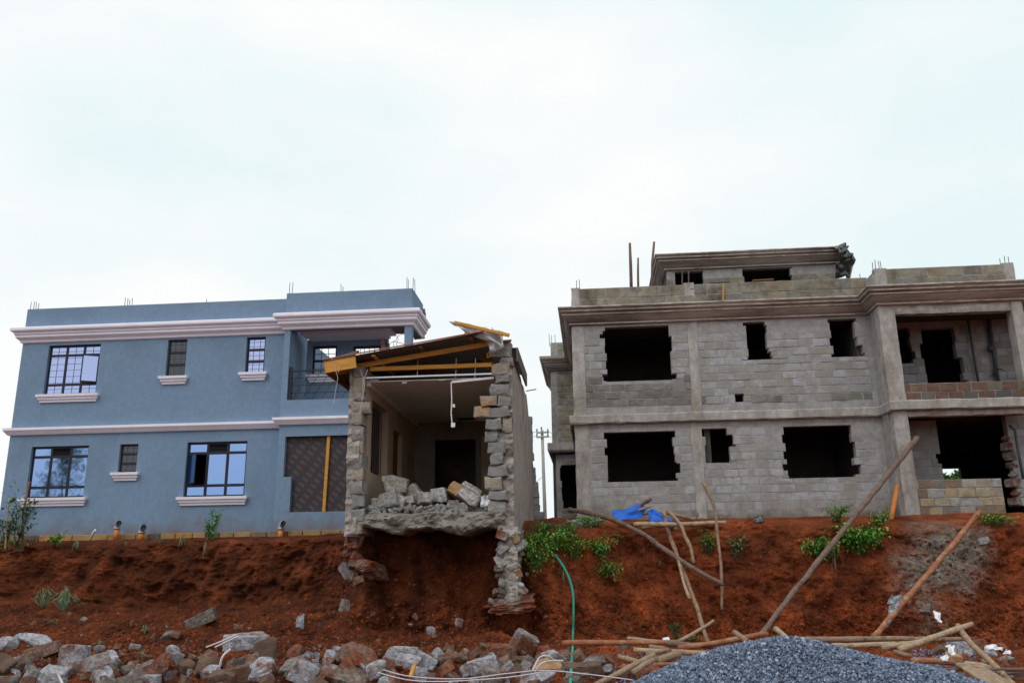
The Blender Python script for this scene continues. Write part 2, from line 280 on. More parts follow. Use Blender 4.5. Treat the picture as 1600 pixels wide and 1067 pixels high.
def ply_material():
    m = mat('printed_plywood', (.036, .034, .045), .55, .15, 6, .05, 30); t = m.node_tree; N = t.nodes.new; L = t.links.new
    p = [n for n in t.nodes if n.type == 'BSDF_PRINCIPLED'][0]; old = p.inputs['Base Color'].links[0].from_socket
    g = N('ShaderNodeNewGeometry').outputs['Position']; mp_ = N('ShaderNodeMapping'); mp_.inputs['Rotation'].default_value = (0, R(-36), 0); L(g, mp_.inputs[0])
    s = N('ShaderNodeSeparateXYZ'); L(mp_.outputs[0], s.inputs[0])
    def frac(sock, mul, lo, hi):
        a = N('ShaderNodeMath'); a.operation = 'MULTIPLY'; a.inputs[1].default_value = mul; L(sock, a.inputs[0])
        f = N('ShaderNodeMath'); f.operation = 'FRACT'; L(a.outputs[0], f.inputs[0])
        c1 = N('ShaderNodeMath'); c1.operation = 'GREATER_THAN'; c1.inputs[1].default_value = lo; L(f.outputs[0], c1.inputs[0])
        c2 = N('ShaderNodeMath'); c2.operation = 'LESS_THAN'; c2.inputs[1].default_value = hi; L(f.outputs[0], c2.inputs[0])
        mm = N('ShaderNodeMath'); mm.operation = 'MULTIPLY'; L(c1.outputs[0], mm.inputs[0]); L(c2.outputs[0], mm.inputs[1]); return mm.outputs[0]
    a = frac(s.outputs[0], 3.1, .1, .68); b = frac(s.outputs[2], 6.0, .2, .72); c = frac(s.outputs[0], 17, .0, .55)
    def mul(x, y):
        q = N('ShaderNodeMath'); q.operation = 'MULTIPLY'; L(x, q.inputs[0]); L(y, q.inputs[1]); return q.outputs[0]
    fac = mul(mul(a, b), c); h = N('ShaderNodeMath'); h.operation = 'MULTIPLY'; h.inputs[1].default_value = .55; L(fac, h.inputs[0])
    mx_ = N('ShaderNodeMix'); mx_.data_type = 'RGBA'; L(h.outputs[0], mx_.inputs[0]); L(old, mx_.inputs[6]); mx_.inputs[7].default_value = (.22, .105, .05, 1); L(mx_.outputs[2], p.inputs['Base Color'])
    return m
M['ply'] = ply_material()
def chip_material():
    m = mat('crushed_stone', (.2, .21, .23), .9, .2, 20, 0); t = m.node_tree; N = t.nodes.new; L = t.links.new
    p = [n for n in t.nodes if n.type == 'BSDF_PRINCIPLED'][0]
    a = N('ShaderNodeAttribute'); a.attribute_name = 'tone'; cr = N('ShaderNodeValToRGB'); e = cr.color_ramp.elements
    e[0].color = (.04, .055, .085, 1); e[1].color = (.44, .50, .62, 1); k = e.new(.55); k.color = (.155, .195, .28, 1); L(a.outputs['Fac'], cr.inputs[0]); L(cr.outputs[0], p.inputs['Base Color']); return m
M['chip'] = chip_material()

# ------------------------------------------------------------------ the ground: lower yard, red earth bank, house terrace
# stations along the bank: px, py of the top edge and its depth, py of the foot and its depth
ST = [(-420, 858, 22.6, 935, 21.85), (0, 853, 22.6, 932, 21.85), (100, 850, 22.6, 938, 21.85), (200, 847, 22.7, 948, 21.95), (300, 846, 22.6, 950, 21.85),
      (400, 846, 22.4, 946, 21.65), (480, 843, 22, 936, 21.25), (530, 841, 21.2, 940, 20.50), (552, 838, 18.6, 962, 17.90), (580, 834, 17.9, 985, 17.45),
      (640, 832, 17.8, 990, 17.35), (700, 832, 17.8, 990, 17.35), (760, 834, 17.9, 985, 17.45), (800, 838, 17.9, 992, 17.45), (825, 842, 17.6, 1000, 17.15), (860, 836, 17.5, 1003, 16.80), (900, 833, 17.9, 1003, 17.20),
      (960, 826, 18.6, 1002, 17.65), (1020, 819, 19.2, 1003, 18.25), (1100, 815, 19.5, 1003, 18.55), (1250, 816, 19.5, 1002, 18.55), (1360, 820, 19.5, 1000, 18.55),
      (1450, 824, 19.3, 998, 18.35), (1540, 822, 19.2, 1000, 18.25), (1600, 818, 19.2, 1003, 18.25), (1960, 810, 19.3, 1003, 18.35)]
tops = [at(a, b, c) for a, b, c, d, e in ST]; feet = [at(a, d, e) for a, b, c, d, e in ST]
tX = np.array([p.x for p in tops]); fX = np.array([p.x for p in feet])
def iv(x, xs, k, pts): return np.interp(x, xs, [p[k] for p in pts])
xs = np.concatenate([[-900, -300, -120, -60, -40, -30, -25, -22, -20.5], np.arange(-19.6, 14.6, .05), [15.2, 16.5, 18.5, 22, 30, 50, 110, 300, 900]])
nA, nB, nC = 120, 110, 46
def mound(X, Y):
    z = 0
    # long heap of rubble along the front, soil tips behind it
    z = z + .46 * np.exp(-((Y - 12.3) / 1.2) ** 2) * np.clip((-1.7 - X) / .8, 0, 1)
    z = z + .14 * np.exp(-((Y - 12.6) / 1.0) ** 2) * np.clip((X + 2.5) / .8, 0, 1) * np.clip((1.6 - X) / .6, 0, 1)
    z = z + .30 * np.exp(-((Y - 17.2) / 1.5) ** 2 - ((X + 9.0) / 3.4) ** 2)
    z = z + .22 * np.exp(-((Y - 15.4) / .55) ** 2 - ((X + 1.75) / .55) ** 2)
    z = z + .22 * np.exp(-((Y - 16.3) / .6) ** 2 - ((X - 5.6) / 1.2) ** 2)
    return z
cols = []
tb = np.linspace(0, 1, nB)
for x in xs:
    ye, ze = iv(x, tX, 1, tops), iv(x, tX, 2, tops); yb, zb = iv(x, fX, 1, feet), iv(x, fX, 2, feet)
    ya = np.concatenate([[-900, -200, -60, -20, -5, 2, 5, 7, 8.5], np.linspace(9.4, yb, nA)[:-1]])
    k = np.clip((ya - 10.8) / (yb - 10.8), 0, 1); za = -1.52 + (zb + 1.52) * k ** 1.25
    za = za + mound(x, ya) * np.clip((yb - ya) / .8, 0, 1)
    ye = ye + .18 * float(fbm(x * 1.1, 3.3, 0., 4)); ze = ze + .05 * float(fbm(x * 2.3, 8.3, 0., 3))
    fy = yb + (ye - yb) * (.75 * tb ** .8 + .25 * tb ** 6); fz = zb + (ze - zb) * (1 - (1 - tb) ** 1.12)
    yc = ye + np.concatenate([np.geomspace(.03, 14, nC - 7), [25, 60, 150, 400, 900, 1800, 2600]])
    zc = ze + (np.interp(x, [-2.5, 0], [1.02, 1.12]) - ze) * np.clip((yc - ye) / 1.4, 0, 1) + .03
    cols.append(np.stack([np.full(len(ya) + nB + len(yc), x), np.concatenate([ya, fy, yc]), np.concatenate([za, fz, zc])], 1))
G = np.array(cols); nx, nv = G.shape[0], G.shape[1]
NA = nv - nB - (nC)
w8 = np.zeros(nv); iA = nv - nB - len(yc); w8[:iA] = .3; w8[iA:iA + nB] = 1; w8[iA + nB:] = .12
w8[iA - 6:iA + 8] = np.linspace(.3, 1, 14); w8[iA + nB - 8:iA + nB + 5] = np.linspace(1, .14, 13)
far = np.clip((30 - np.abs(G[:, :, 0])) / 8, 0, 1) * np.clip((27 - G[:, :, 1]) / 3, 0, 1) * np.clip((G[:, :, 1] - 6) / 3, 0, 1)
X, Y, Z = G[:, :, 0], G[:, :, 1], G[:, :, 2]
d1 = fbm(X * .75, Y * .75, Z * .6, 4); d2 = fbm(X * 2.6, Y * 2.6, Z * 2.2, 4); d3 = fbm(X * 8, Y * 8, Z * 8, 3)
rid = 1 - np.abs(fbm(X * 1.7 + 9, Y * 1.2, Z * .45, 3)) * 2.2
W = w8[None, :] * far
bil = np.abs(fbm(X * 3.4 + 3, Y * 3.4, Z * 3.0, 3)); bil2 = np.abs(fbm(X * 9 + 3, Y * 9, Z * 8.0, 3))
amp = W * (.55 * d1 + .2 * d2 + .07 * d3 + .12 * (rid - .6) - (.26 - .12 * np.clip(X + 3, 0, 1)) * bil - .11 * bil2 + .07)
face = np.zeros(nv); face[iA:iA + nB] = 1; face[iA - 5:iA] = np.linspace(0, 1, 5); face[iA + nB:iA + nB + 4] = np.linspace(1, .2, 4)
G[:, :, 1] -= amp * face[None, :]
G[:, :, 2] += amp * (1 - face[None, :]) * .9 + (.12 * d2 + .04 * d3) * (W * face[None, :]) * .5
flat = np.clip((28 - np.abs(X)) / 6, 0, 1)
lum = np.zeros(nv); lum[9:iA] = 1
G[:, :, 2] += lum[None, :] * flat * (.10 * d2 + .06 * d3 - .10 * bil2 + .03)
verts = G.reshape(-1, 3); idx = np.arange(nx * nv).reshape(nx, nv)
q = np.stack([idx[:-1, :-1], idx[1:, :-1], idx[1:, 1:], idx[:-1, 1:]], -1).reshape(-1, 4)
me = bpy.data.meshes.new('ground'); me.from_pydata(verts.tolist(), [], q.tolist()); me.update()
me.polygons.foreach_set('use_smooth', [True] * len(me.polygons))
red = np.clip((verts[:, 0] + 3.0) / 2.5, 0, 1) * .42 + .07
red = np.clip(red + .25 * d2.reshape(-1), 0, 1)
Pg = at(1490, 880, 17.6)
gr = np.clip(1.25 - np.hypot((verts[:, 0] - Pg.x - .25 - .25 * (verts[:, 2] - Pg.z)) / .95, (verts[:, 2] - Pg.z - .12) / .75) + .5 * d2.reshape(-1), 0, 1) * (verts[:, 1] < 20.2) * (verts[:, 1] > 16)
gr2 = np.clip(.75 - np.abs(verts[:, 0] - Pg.x + .35) / .8 + .8 * d2.reshape(-1), 0, .7) * (verts[:, 2] < Pg.z) * (verts[:, 1] > 15.8) * (verts[:, 1] < 19)
gr = np.clip(np.maximum(gr * 1.4, gr2), 0, 1)
at_ = me.color_attributes.new('soil', 'FLOAT_COLOR', 'POINT')
at_.data.foreach_set('color', np.stack([red, gr, red * 0, red * 0 + 1], 1).astype(np.float32).reshape(-1))
me.materials.append(M['soil']); ground = bpy.data.objects.new('ground', me); col.objects.link(ground); tag(ground, kind='structure')
TREE = BVHTree.FromPolygons(verts.tolist(), q.tolist())
def hit(px, py, dflt=14.0):                     # where the line of sight meets the ground
    d = Vector(ray(px, py)).normalized(); h = TREE.ray_cast(Vector((0, 0, 0)) + d * 6, d, 60)
    return h[0] if h[0] is not None else at(px, py, dflt)
def drop(x, y):
    h = TREE.ray_cast(Vector((x, y, 8)), Vector((0, 0, -1)), 30); return h[0].z if h[0] is not None else 0.

# crumbs and clods of earth on the slopes
def clods():
    n = 8000; ico = bmesh.new(); bmesh.ops.create_icosphere(ico, subdivisions=1, radius=1); iv_ = np.array([v.co[:] for v in ico.verts]); if_ = np.array([[v.index for v in f.verts] for f in ico.faces]); ico.free()
    V = []; F = []; k = 0
    for i in range(n):
        px, py = rng.uniform(-10, 1610), rng.triangular(925, 985, 1067)
        if rng.random() < .3: py = rng.uniform(845, 990)
        p = hit(px, py)
        if p.y > 21 or p.z > .9: continue
        r = rng.uniform(.012, .035) * (1.6 if rng.random() < .1 else 1)
        s = iv_ * r * rng.uniform(.6, 1.3, 3) * (1 + rng.uniform(-.25, .25, (len(iv_), 1))); V.append(s + np.array(p)); F.append(if_ + k); k += len(iv_)
    me = bpy.data.meshes.new('soil_clods'); me.from_pydata(np.concatenate(V).tolist(), [], np.concatenate(F).tolist()); me.update()
    nv_ = len(me.vertices); a = me.color_attributes.new('soil', 'FLOAT_COLOR', 'POINT'); cc = np.zeros((nv_, 4), np.float32); cc[:, 0] = np.repeat(rng.uniform(.1, 1, nv_ // 12), 12)
    cc[:, 3] = 1; a.data.foreach_set('color', cc.reshape(-1)); me.materials.append(M['soil'])
    o = bpy.data.objects.new('soil_clods', me); col.objects.link(o); tag(o, 'crumbly clods of red earth scattered over the slope', 'soil', kind='stuff')
clods()

# ------------------------------------------------------------------ building helpers
def holed_wall(mb, x0, x1, z0, z1, y0, y1, holes, swap=False):
    """wall slab y0 (front) .. y1 with rectangular openings; swap: the wall runs along Y instead (x<->y)"""
    xb = sorted({x0, x1, *[h[0] for h in holes], *[h[1] for h in holes]}); zb = sorted({z0, z1, *[h[2] for h in holes], *[h[3] for h in holes]})
    xb = [x for x in xb if x0 <= x <= x1]; zb = [z for z in zb if z0 <= z <= z1]
    def solid(i, k):
        if i < 0 or k < 0 or i >= len(xb) - 1 or k >= len(zb) - 1: return False
        cx, cz = (xb[i] + xb[i + 1]) / 2, (zb[k] + zb[k + 1]) / 2
        return not any(h[0] < cx < h[1] and h[2] < cz < h[3] for h in holes)
    P = (lambda x, y, z: (y, x, z)) if swap else (lambda x, y, z: (x, y, z))
    for i in range(len(xb) - 1):
        for k in range(len(zb) - 1):
            if not solid(i, k): continue
            a, b, c, d = xb[i], xb[i + 1], zb[k], zb[k + 1]
            mb.add([P(a, y0, c), P(b, y0, c), P(b, y0, d), P(a, y0, d)], [(0, 1, 2, 3)]); mb.add([P(a, y1, c), P(b, y1, c), P(b, y1, d), P(a, y1, d)], [(3, 2, 1, 0)])
            if not solid(i - 1, k): mb.add([P(a, y0, c), P(a, y1, c), P(a, y1, d), P(a, y0, d)], [(0, 1, 2, 3)])
            if not solid(i + 1, k): mb.add([P(b, y0, c), P(b, y1, c), P(b, y1, d), P(b, y0, d)], [(3, 2, 1, 0)])
            if not solid(i, k - 1): mb.add([P(a, y0, c), P(b, y0, c), P(b, y1, c), P(a, y1, c)], [(0, 1, 2, 3)])
            if not solid(i, k + 1): mb.add([P(a, y0, d), P(b, y0, d), P(b, y1, d), P(a, y1, d)], [(3, 2, 1, 0)])
    return mb
def sweep(mb, path, prof, jitter=0):
    """moulding: profile (outward, z) swept along a plan path; outward is to the right of the direction of travel"""
    n = len(path); rings = []
    for i, p in enumerate(path):
        p = Vector((p[0], p[1])); ds_ = []
        if i > 0: ds_.append((p - Vector(path[i - 1])).normalized())
        if i < n - 1: ds_.append((Vector(path[i + 1]) - p).normalized())
        nn = [Vector((d.y, -d.x)) for d in ds_]
        m = nn[0] if len(nn) == 1 else (nn[0] + nn[1]) / (1 + nn[0].dot(nn[1]))
        rings.append([(p.x + m.x * o + random.uniform(-jitter, jitter), p.y + m.y * o, z + random.uniform(-jitter, jitter)) for o, z in prof])
    k = len(prof); vs = [v for r in rings for v in r]; fs = []
    for i in range(n - 1):
        for j in range(k):
            j2 = (j + 1) % k; fs.append((i * k + j, i * k + j2, (i + 1) * k + j2, (i + 1) * k + j))
    fs.append(tuple(range(k))); fs.append(tuple((n - 1) * k + j for j in range(k))[::-1])
    return mb.add(vs, fs)
def subdivide_path(path, step):
    out = []
    for a, b in zip(path[:-1], path[1:]):
        a, b = Vector(a), Vector(b); n = max(1, int((b - a).length / step))
        out += [tuple(a.lerp(b, i / n)) for i in range(n)]
    return out + [tuple(path[-1])]

# ------------------------------------------------------------------ the blue house
HY, BY = 24.0, 23.5                              # depth of the main front and of the balcony bay
XL, XB, XE = -17.1, -8.72, -4.97
house = thing('blue_house', (-12.5, 24, 1.0), 'finished two-storey house rendered blue with white cornices', 'house')
def win_rect(a, b, Y):
    p, q_ = at(*a, Y), at(*b, Y); return [p.x, q_.x, q_.z, p.z]
WIN = [  # px corners, columns, kind
    ((77, 540), (149, 615), 3, 'pale', 'upper left window with three lights and one casement ajar'),
    ((263, 531), (288, 588), 1, 'dark', 'narrow dark upper window'),
    ((386, 527), (412, 582), 1, 'pale', 'narrow upper window with grille against bright panes'),
    ((50, 698), (130, 777), 3, 'mix', 'lower left window'),
    ((188, 694), (212, 738), 1, 'dark', 'small dark louvred window on the lower floor'),
    ((293, 691), (381, 775), 3, 'blue', 'lower window with left casement open')]
rects = [win_rect(a, b, HY) for a, b, *_ in WIN]
mb = MB(); holed_wall(mb, XL, XB + .05, .6, 8.0, HY, HY + .22, rects)
mb.box(XL, XL + .22, HY + .22, 34, .6, 8.0); mb.box(XL + .22, XB + .05, 33.78, 34, .6, 8.0)
mb.box(XB - .17, XB + .05, HY + .22, 33.78, .6, 7.1)
mb.build('wall', M['blue'], house)
mb = MB(); mb.box(XL + .22, XB - .17, HY + .22, 33.78, 4.05, 4.25); mb.box(XL + .22, XB - .17, HY + .22, 33.78, 6.95, 7.12); mb.build('floor_slab', M['concrete'], house)
mb = MB(); mb.box(XL + .22, XB - .17, 27.6, 27.75, 1.0, 4.05); mb.box(XL + .22, XB - .17, 27.6, 27.75, 4.25, 6.95); mb.build('partition', M['beige'], house)
# bay with the balcony
p0, p1 = at(446, 682, BY), at(452, 800, BY)
zs = at(446, 745, BY).z
bayh = [(p0.x, -5.4, zs, p0.z), (p1.x, -5.4, p1.z, zs)]
bx0, bx1 = at(454, 516, BY).x, at(632, 516, BY).x; bz0, bz1 = at(453, 625, BY).z, at(453, 515, BY).z
mb = MB(); holed_wall(mb, XB, XE, .6, 8.0, BY, BY + .25, bayh + [(bx0, bx1, bz0, bz1)])
mb.box(XB, XB + .2, BY + .25, HY + .02, .6, 8.0)                                    # left cheek
mb.box(XE - .25, XE, BY + .25, 25.1, 7.0, 8.0)                                       # parapet return
mb.box(XE - .25, XE - .005, BY + .25, 25.0, .6, 4.0)
mb.build('bay_wall', M['blue'], house)
mb = MB(); mb.box(XB + .2, XE - .1, BY + .25, 24.95, 4.05, 4.3); mb.build('balcony_floor', M['concrete'], house)
mb = MB(); mb.box(XB + .2, -5.75, BY + .25, 24.9, 6.97, 7.05); mb.box(XB + .35, -5.9, BY + .5, 24.86, 6.88, 6.967)
mb.build('balcony_ceiling', M['white'], house)
mb = MB(); mb.box(XB + .2, XE - .1, BY + .26, 25.0, 7.06, 7.2); mb.build('roof_slab', M['concrete'], house)
# back wall of the balcony, knocked through on the right
BWY = 24.95
iw = win_rect((489, 541), (525, 585), BWY); dw = win_rect((552, 541), (594, 580), BWY)
hb = []
for i in range(9):
    za = 5.2 + i * .2; c = at(604, 545, BWY).x; hb.append((c - .12 * math.sin(i * 1.9) + (.18 if i > 6 else 0) - .05 * (i % 3), XE, za, za + .2))
mb = MB(); holed_wall(mb, XB + .2, XE - .3, 4.3, 6.96, BWY, BWY + .2, [iw, dw] + hb); mb.build('balcony_back_wall', M['blue'], house)
mb = MB(); mb.box(XB + .2, -6.2, 27.5, 27.65, 4.3, 4.9); mb.build('rear_wall_stump', M['mortar'], house)
# mouldings
CORN = [(0, 6.90), (.05, 6.92), (.07, 6.98), (.16, 7.06), (.17, 7.13), (.20, 7.15), (.20, 7.20), (.25, 7.22), (.28, 7.26), (.28, 7.33), (.25, 7.36), (0, 7.37)]
mb = MB(); sweep(mb, [(XL, 30), (XL, HY), (XB - .01, HY)], [(o, z) for o, z in CORN]); mb.build('cornice', M['white'], house)
CB = [(o, z - .03) for o, z in CORN]
mb = MB(); sweep(mb, [(XB, HY + .01), (XB, BY), (XE, BY), (XE, 24.95)], CB); mb.build('bay_cornice', M['white'], house)
BAND = [(0, 4.08), (.06, 4.09), (.12, 4.17), (.16, 4.22), (.16, 4.29), (0, 4.31)]
mb = MB(); sweep(mb, [(XL, 30), (XL, HY), (XB - .01, HY)], BAND); mb.build('floor_band', M['white'], house)
mb = MB(); sweep(mb, [(XB, HY + .01), (XB, BY), (XE, BY), (XE, 24.6)], [(o, z + .002) for o, z in BAND]); mb.build('bay_floor_band', M['white'], house)
def sill(x0, x1, z, Y, par):
    mb = MB(); h = .23
    prof = [(0, z - h), (.05, z - h), (.056, z - h * .70), (.098, z - h * .66), (.104, z - h * .36), (.148, z - h * .32), (.155, z - h * .02), (.15, z), (0, z + .004)]
    # a stepped tray: narrower at the bottom
    n = len(prof); ends = []
    for sx in (0, 1):
        for o, zz in prof:
            e = .015 + o * .8
            ends.append(((x0 - e) if sx == 0 else (x1 + e), Y - o, zz))
    fs = [(j, (j + 1) % n, n + (j + 1) % n, n + j) for j in range(n)] + [tuple(range(n)), tuple(range(n, 2 * n))[::-1]]
    back = [((v[0]), Y + .01, v[2]) for v in ends]
    mb.add(ends, fs)
    for sx in (0, 1):
        e = ends[sx * n:(sx + 1) * n]
        mb.add(e + [(e[0][0], Y, e[0][2])], [tuple(range(n))])
        for j in range(n - 1): mb.add([e[j], e[j + 1], (e[j + 1][0], Y, e[j + 1][2]), (e[j][0], Y, e[j][2])], [(0, 1, 2, 3)])
    return mb.build('sill', M['white'], par)
def window(rect, Y, ncol, kind, par, label=None, with_sill=True):
    x0, x1, z0, z1 = rect; yf = Y + .09; t = .028; mb = MB(); W = x1 - x0; H = z1 - z0
    g = .004
    def V(x, a=z0, b=z1, w=t): mb.box(x - w, x + w, yf, yf + .05, a, b)
    def Hh(z, a=x0, b=x1, w=t): mb.box(a, b, yf - .003, yf + .047, z - w, z + w)
    V(x0 + t + g, z0, z1); V(x1 - t - g, z0, z1); Hh(z1 - t - g); Hh(z0 + t + g)
    if ncol == 3: cx = [x0 + W * k / 3 for k in (1, 2)]; zz = [z0 + H * .21, z1 - H * .20]
    else: cx = []; zz = [z0 + H * .33, z0 + H * .66]
    for x in cx: V(x, w=.035)
    for z in zz: Hh(z, w=.032)
    w_ = mb.build('window', M['black'], par)
    if label: w_['label'] = label
    gx = [x0] + cx + [x1]; gz = [z0] + zz + [z1]
    for i in range(len(gx) - 1):
        for k in range(len(gz) - 1):
            a, b, c, d = gx[i] + .045, gx[i + 1] - .045, gz[k] + .04, gz[k + 1] - .04
            open_ = (ncol == 3 and k == 1 and ((kind == 'pale' and i == 2) or (kind == 'blue' and i == 0)))
            m_ = M['glass']
            if kind == 'pale': m_ = M['glass_pale']
            if kind == 'dark': m_ = M['glass_dark']
            if kind in ('blue', 'mix') and ncol == 3 and i == 1 and k == 2:                # louvred vent
                mv = MB()
                for q_ in range(5):
                    zc_ = c + (d - c) * (q_ + .5) / 5
                    mv.add([(a, yf, zc_ - .025), (b, yf, zc_ - .025), (b, yf + .04, zc_ + .02), (a, yf + .04, zc_ + .02)], [(0, 1, 2, 3)])
                mv.build('vent', M['black'], w_); continue
            if open_:
                mv = MB(); wd = b - a; ang = R(42 if kind == 'blue' else 28)
                hx = a if kind == 'blue' else b; sg = 1 if kind == 'blue' else -1
                def T(u, v, o=0):
                    return (hx + sg * u * math.cos(ang) , yf - u * math.sin(ang) - o, c + v)
                hh = d - c
                fr = .03
                for (u0, u1, v0, v1) in ((0, fr, 0, hh), (wd - fr, wd, 0, hh), (fr, wd - fr, 0, fr), (fr, wd - fr, hh - fr, hh)):
                    vs = [T(u, v, o) for o in (0, .02) for (u, v) in ((u0, v0), (u1, v0), (u1, v1), (u0, v1))]
                    mv.add(vs, [(0, 1, 2, 3), (7, 6, 5, 4), (0, 4, 5, 1), (1, 5, 6, 2), (2, 6, 7, 3), (3, 7, 4, 0)])
                mv.build('casement', M['black'], w_)
                mv = MB(); mv.add([T(fr, fr, .01), T(wd - fr, fr, .01), T(wd - fr, hh - fr, .01), T(fr, hh - fr, .01)], [(0, 1, 2, 3)]); mv.build('pane', m_, w_)
            else:
                mv = MB(); mv.box(a, b, yf + .012, yf + .018, c, d); mv.build('pane', m_, w_)
    if kind in ('pale', 'dark'):                                                          # burglar bars
        mv = MB(); nb = 5 if ncol == 3 else 2
        for i in range(1, nb + 1):
            x = x0 + W * i / (nb + 1); mv.box(x - .006, x + .006, yf + .005, yf + .011, z0 + .03, z1 - .03)
        for i in range(1, 8):
            z = z0 + H * i / 8; mv.box(x0 + .03, x1 - .03, yf + .006, yf + .012, z - .005, z + .005)
        mv.build('grille', M['rebar'], w_)
    if with_sill: sill(x0, x1, z0, Y, w_)
    return w_
for (a, b, n_, k_, lb), rc in zip(WIN, rects): window(rc, HY, n_, k_, house, lb)
def bars(rect, Y, par, nv_, nh, label):
    x0, x1, z0, z1 = rect; mb = MB()
    for x in (x0 + .03, x1 - .03): mb.box(x - .03, x + .03, Y + .06, Y + .11, z0, z1)
    for z in (z0 + .03, z1 - .03, z0 + (z1 - z0) * .5): mb.box(x0 + .06, x1 - .06, Y + .062, Y + .108, z - .035, z + .035)
    w_ = mb.build('window', M['black'], par); w_['label'] = label; mb = MB()
    for i in range(1, nv_ + 1):
        x = x0 + (x1 - x0) * i / (nv_ + 1); mb.tube([(x, Y + .12, z0), (x + random.uniform(-.06, .06), Y + .12, z1)], .01, 6)
    for i in range(1, nh + 1):
        z = z0 + (z1 - z0) * i / (nh + 1); mb.tube([(x0, Y + .13, z), (x1, Y + .13, z)], .009, 6)
    mb.build('grille', M['black'], w_); return w_
w_ = bars(iw, BWY, house, 2, 3, 'open balcony window with the sky behind its bars'); sill(iw[0], iw[1], iw[2], BWY, w_)
bars(dw, BWY, house, 4, 1, 'wrecked balcony window with bent bars')
# railing
rz1 = at(456, 578, BY).z
mb = MB(); ry = BY + .1
mb.box(bx0, bx1, ry - .02, ry + .02, rz1 - .035, rz1); rail = mb.build('railing', M['black'], house)
mb = MB()
for k in range(1, 4):
    z = bz0 + (rz1 - bz0) * k / 4; mb.box(bx0, bx1, ry - .008, ry + .008, z - .008, z + .008)
mb.build('rail_bar', M['black'], rail)
for i in range(12):
    for k in range(4):
        x = bx0 + .12 + i * .29 + (.14 if k % 2 else 0); za, zb2 = bz0 + (rz1 - bz0) * k / 4, bz0 + (rz1 - bz0) * (k + 1) / 4 - .01
        if x < bx1 - .2: MB().tube([(x, ry - .012, za), (x + .1, ry - .012, zb2)], .007, 5).build('baluster', M['black'], rail)
mb = MB(); mb.box(bx0 + .01, bx0 + .1, ry - .045, ry + .045, bz0, rz1 + .06); mb.tube([(bx0 + .055, ry, rz1 + .06), (bx0 + .055, ry, rz1 + .12)], [.06, .02], 8); mb.build('newel_post', M['black'], rail)
# boarded opening
mb = MB(); mb.box(p0.x - .1, -5.2, BY + .14, BY + .16, p1.z - .05, p0.z + .05); bd = mb.build('boarding', M['ply'], house); bd['label'] = 'dark printed plywood boarding up the ground floor opening'
ba, bb = at(514, 681, BY + .08), at(506, 800, BY + .08)
mb = MB(); mb.bar(ba, bb, .06, .09); mb.build('batten', M['timber'], bd)
# foundation course
x = XL
while x < XB - .1:
    wd = random.uniform(.34, .56)
    if x + wd > XB - .15: wd = XB - x
    MB().cbox(Matrix.Translation((x + wd / 2, HY - .06, 1.0)), wd - .02, .2, .34, .012).build('foundation_stone', M['found'], house); x += wd
x = XB - .05
while x < -5.2:
    wd = random.uniform(.34, .56); MB().cbox(Matrix.Translation((x + wd / 2, BY - .06, .98)), wd - .02, .2, .36, .012).build('foundation_stone', M['found'], house); x += wd
# starter bars on the roof
def rebar_cluster(par, pts, Y, z0):
    for px, py in pts:
        p = at(px, py, Y); MB().tube([(p.x + random.uniform(-.02, .02), Y, z0 - .1), (p.x, Y, p.z)], .009, 5).build('rebar', M['rebar'], par)
for pts in ([(49, 472), (54, 471), (57, 472), (61, 474)], [(196, 465), (200, 466), (203, 468), (207, 466)], [(323, 467)]): rebar_cluster(house, pts, HY + .1, 8.0)
for pts in ([(453, 442), (458, 441)], [(533, 444), (536, 448)], [(636, 433), (638, 437), (646, 434), (648, 437)]): rebar_cluster(house, pts, BY + .1, 8.0)
# broken end of the parapet and the fringe of bars behind it
mb = MB(); a = at(668, 490, 25.1)
for i in range(5): mb.box(XE - .3 - .03 * i, XE + .04 + .03 * (i % 2), 25.09 + .0, 25.28 + .07 * (i % 3), 6.95 + i * .2, 7.13 + i * .2 - .01 * i, .02)
mb.build('broken_edge', M['mortar'], house)
def curl(p, n, s, r):
    pts = [Vector(p)]; d = Vector((random.uniform(-1, 1), random.uniform(-.3, .3), random.uniform(.2, 1))).normalized()
    for i in range(n):
        d = (d + Vector((random.uniform(-.7, .7), random.uniform(-.3, .3), random.uniform(-.7, .5)))).normalized(); pts.append(pts[-1] + d * s)
    return pts
for i in range(9):
    p = at(random.uniform(606, 628), random.uniform(540, 575), BWY + .15)
    o = MB().tube(curl(p, 9, .12, 0), .008, 4).build('bent_wire', M['rebar'], house, True)
mb = MB(); mb.tube([at(597, 516, BWY - .1), at(599, 550, BWY - .1), at(603, 575, BWY - .1)], [.09, .06, .03], 6); mb.build('hanging_ceiling_strip', M['beige'], house)

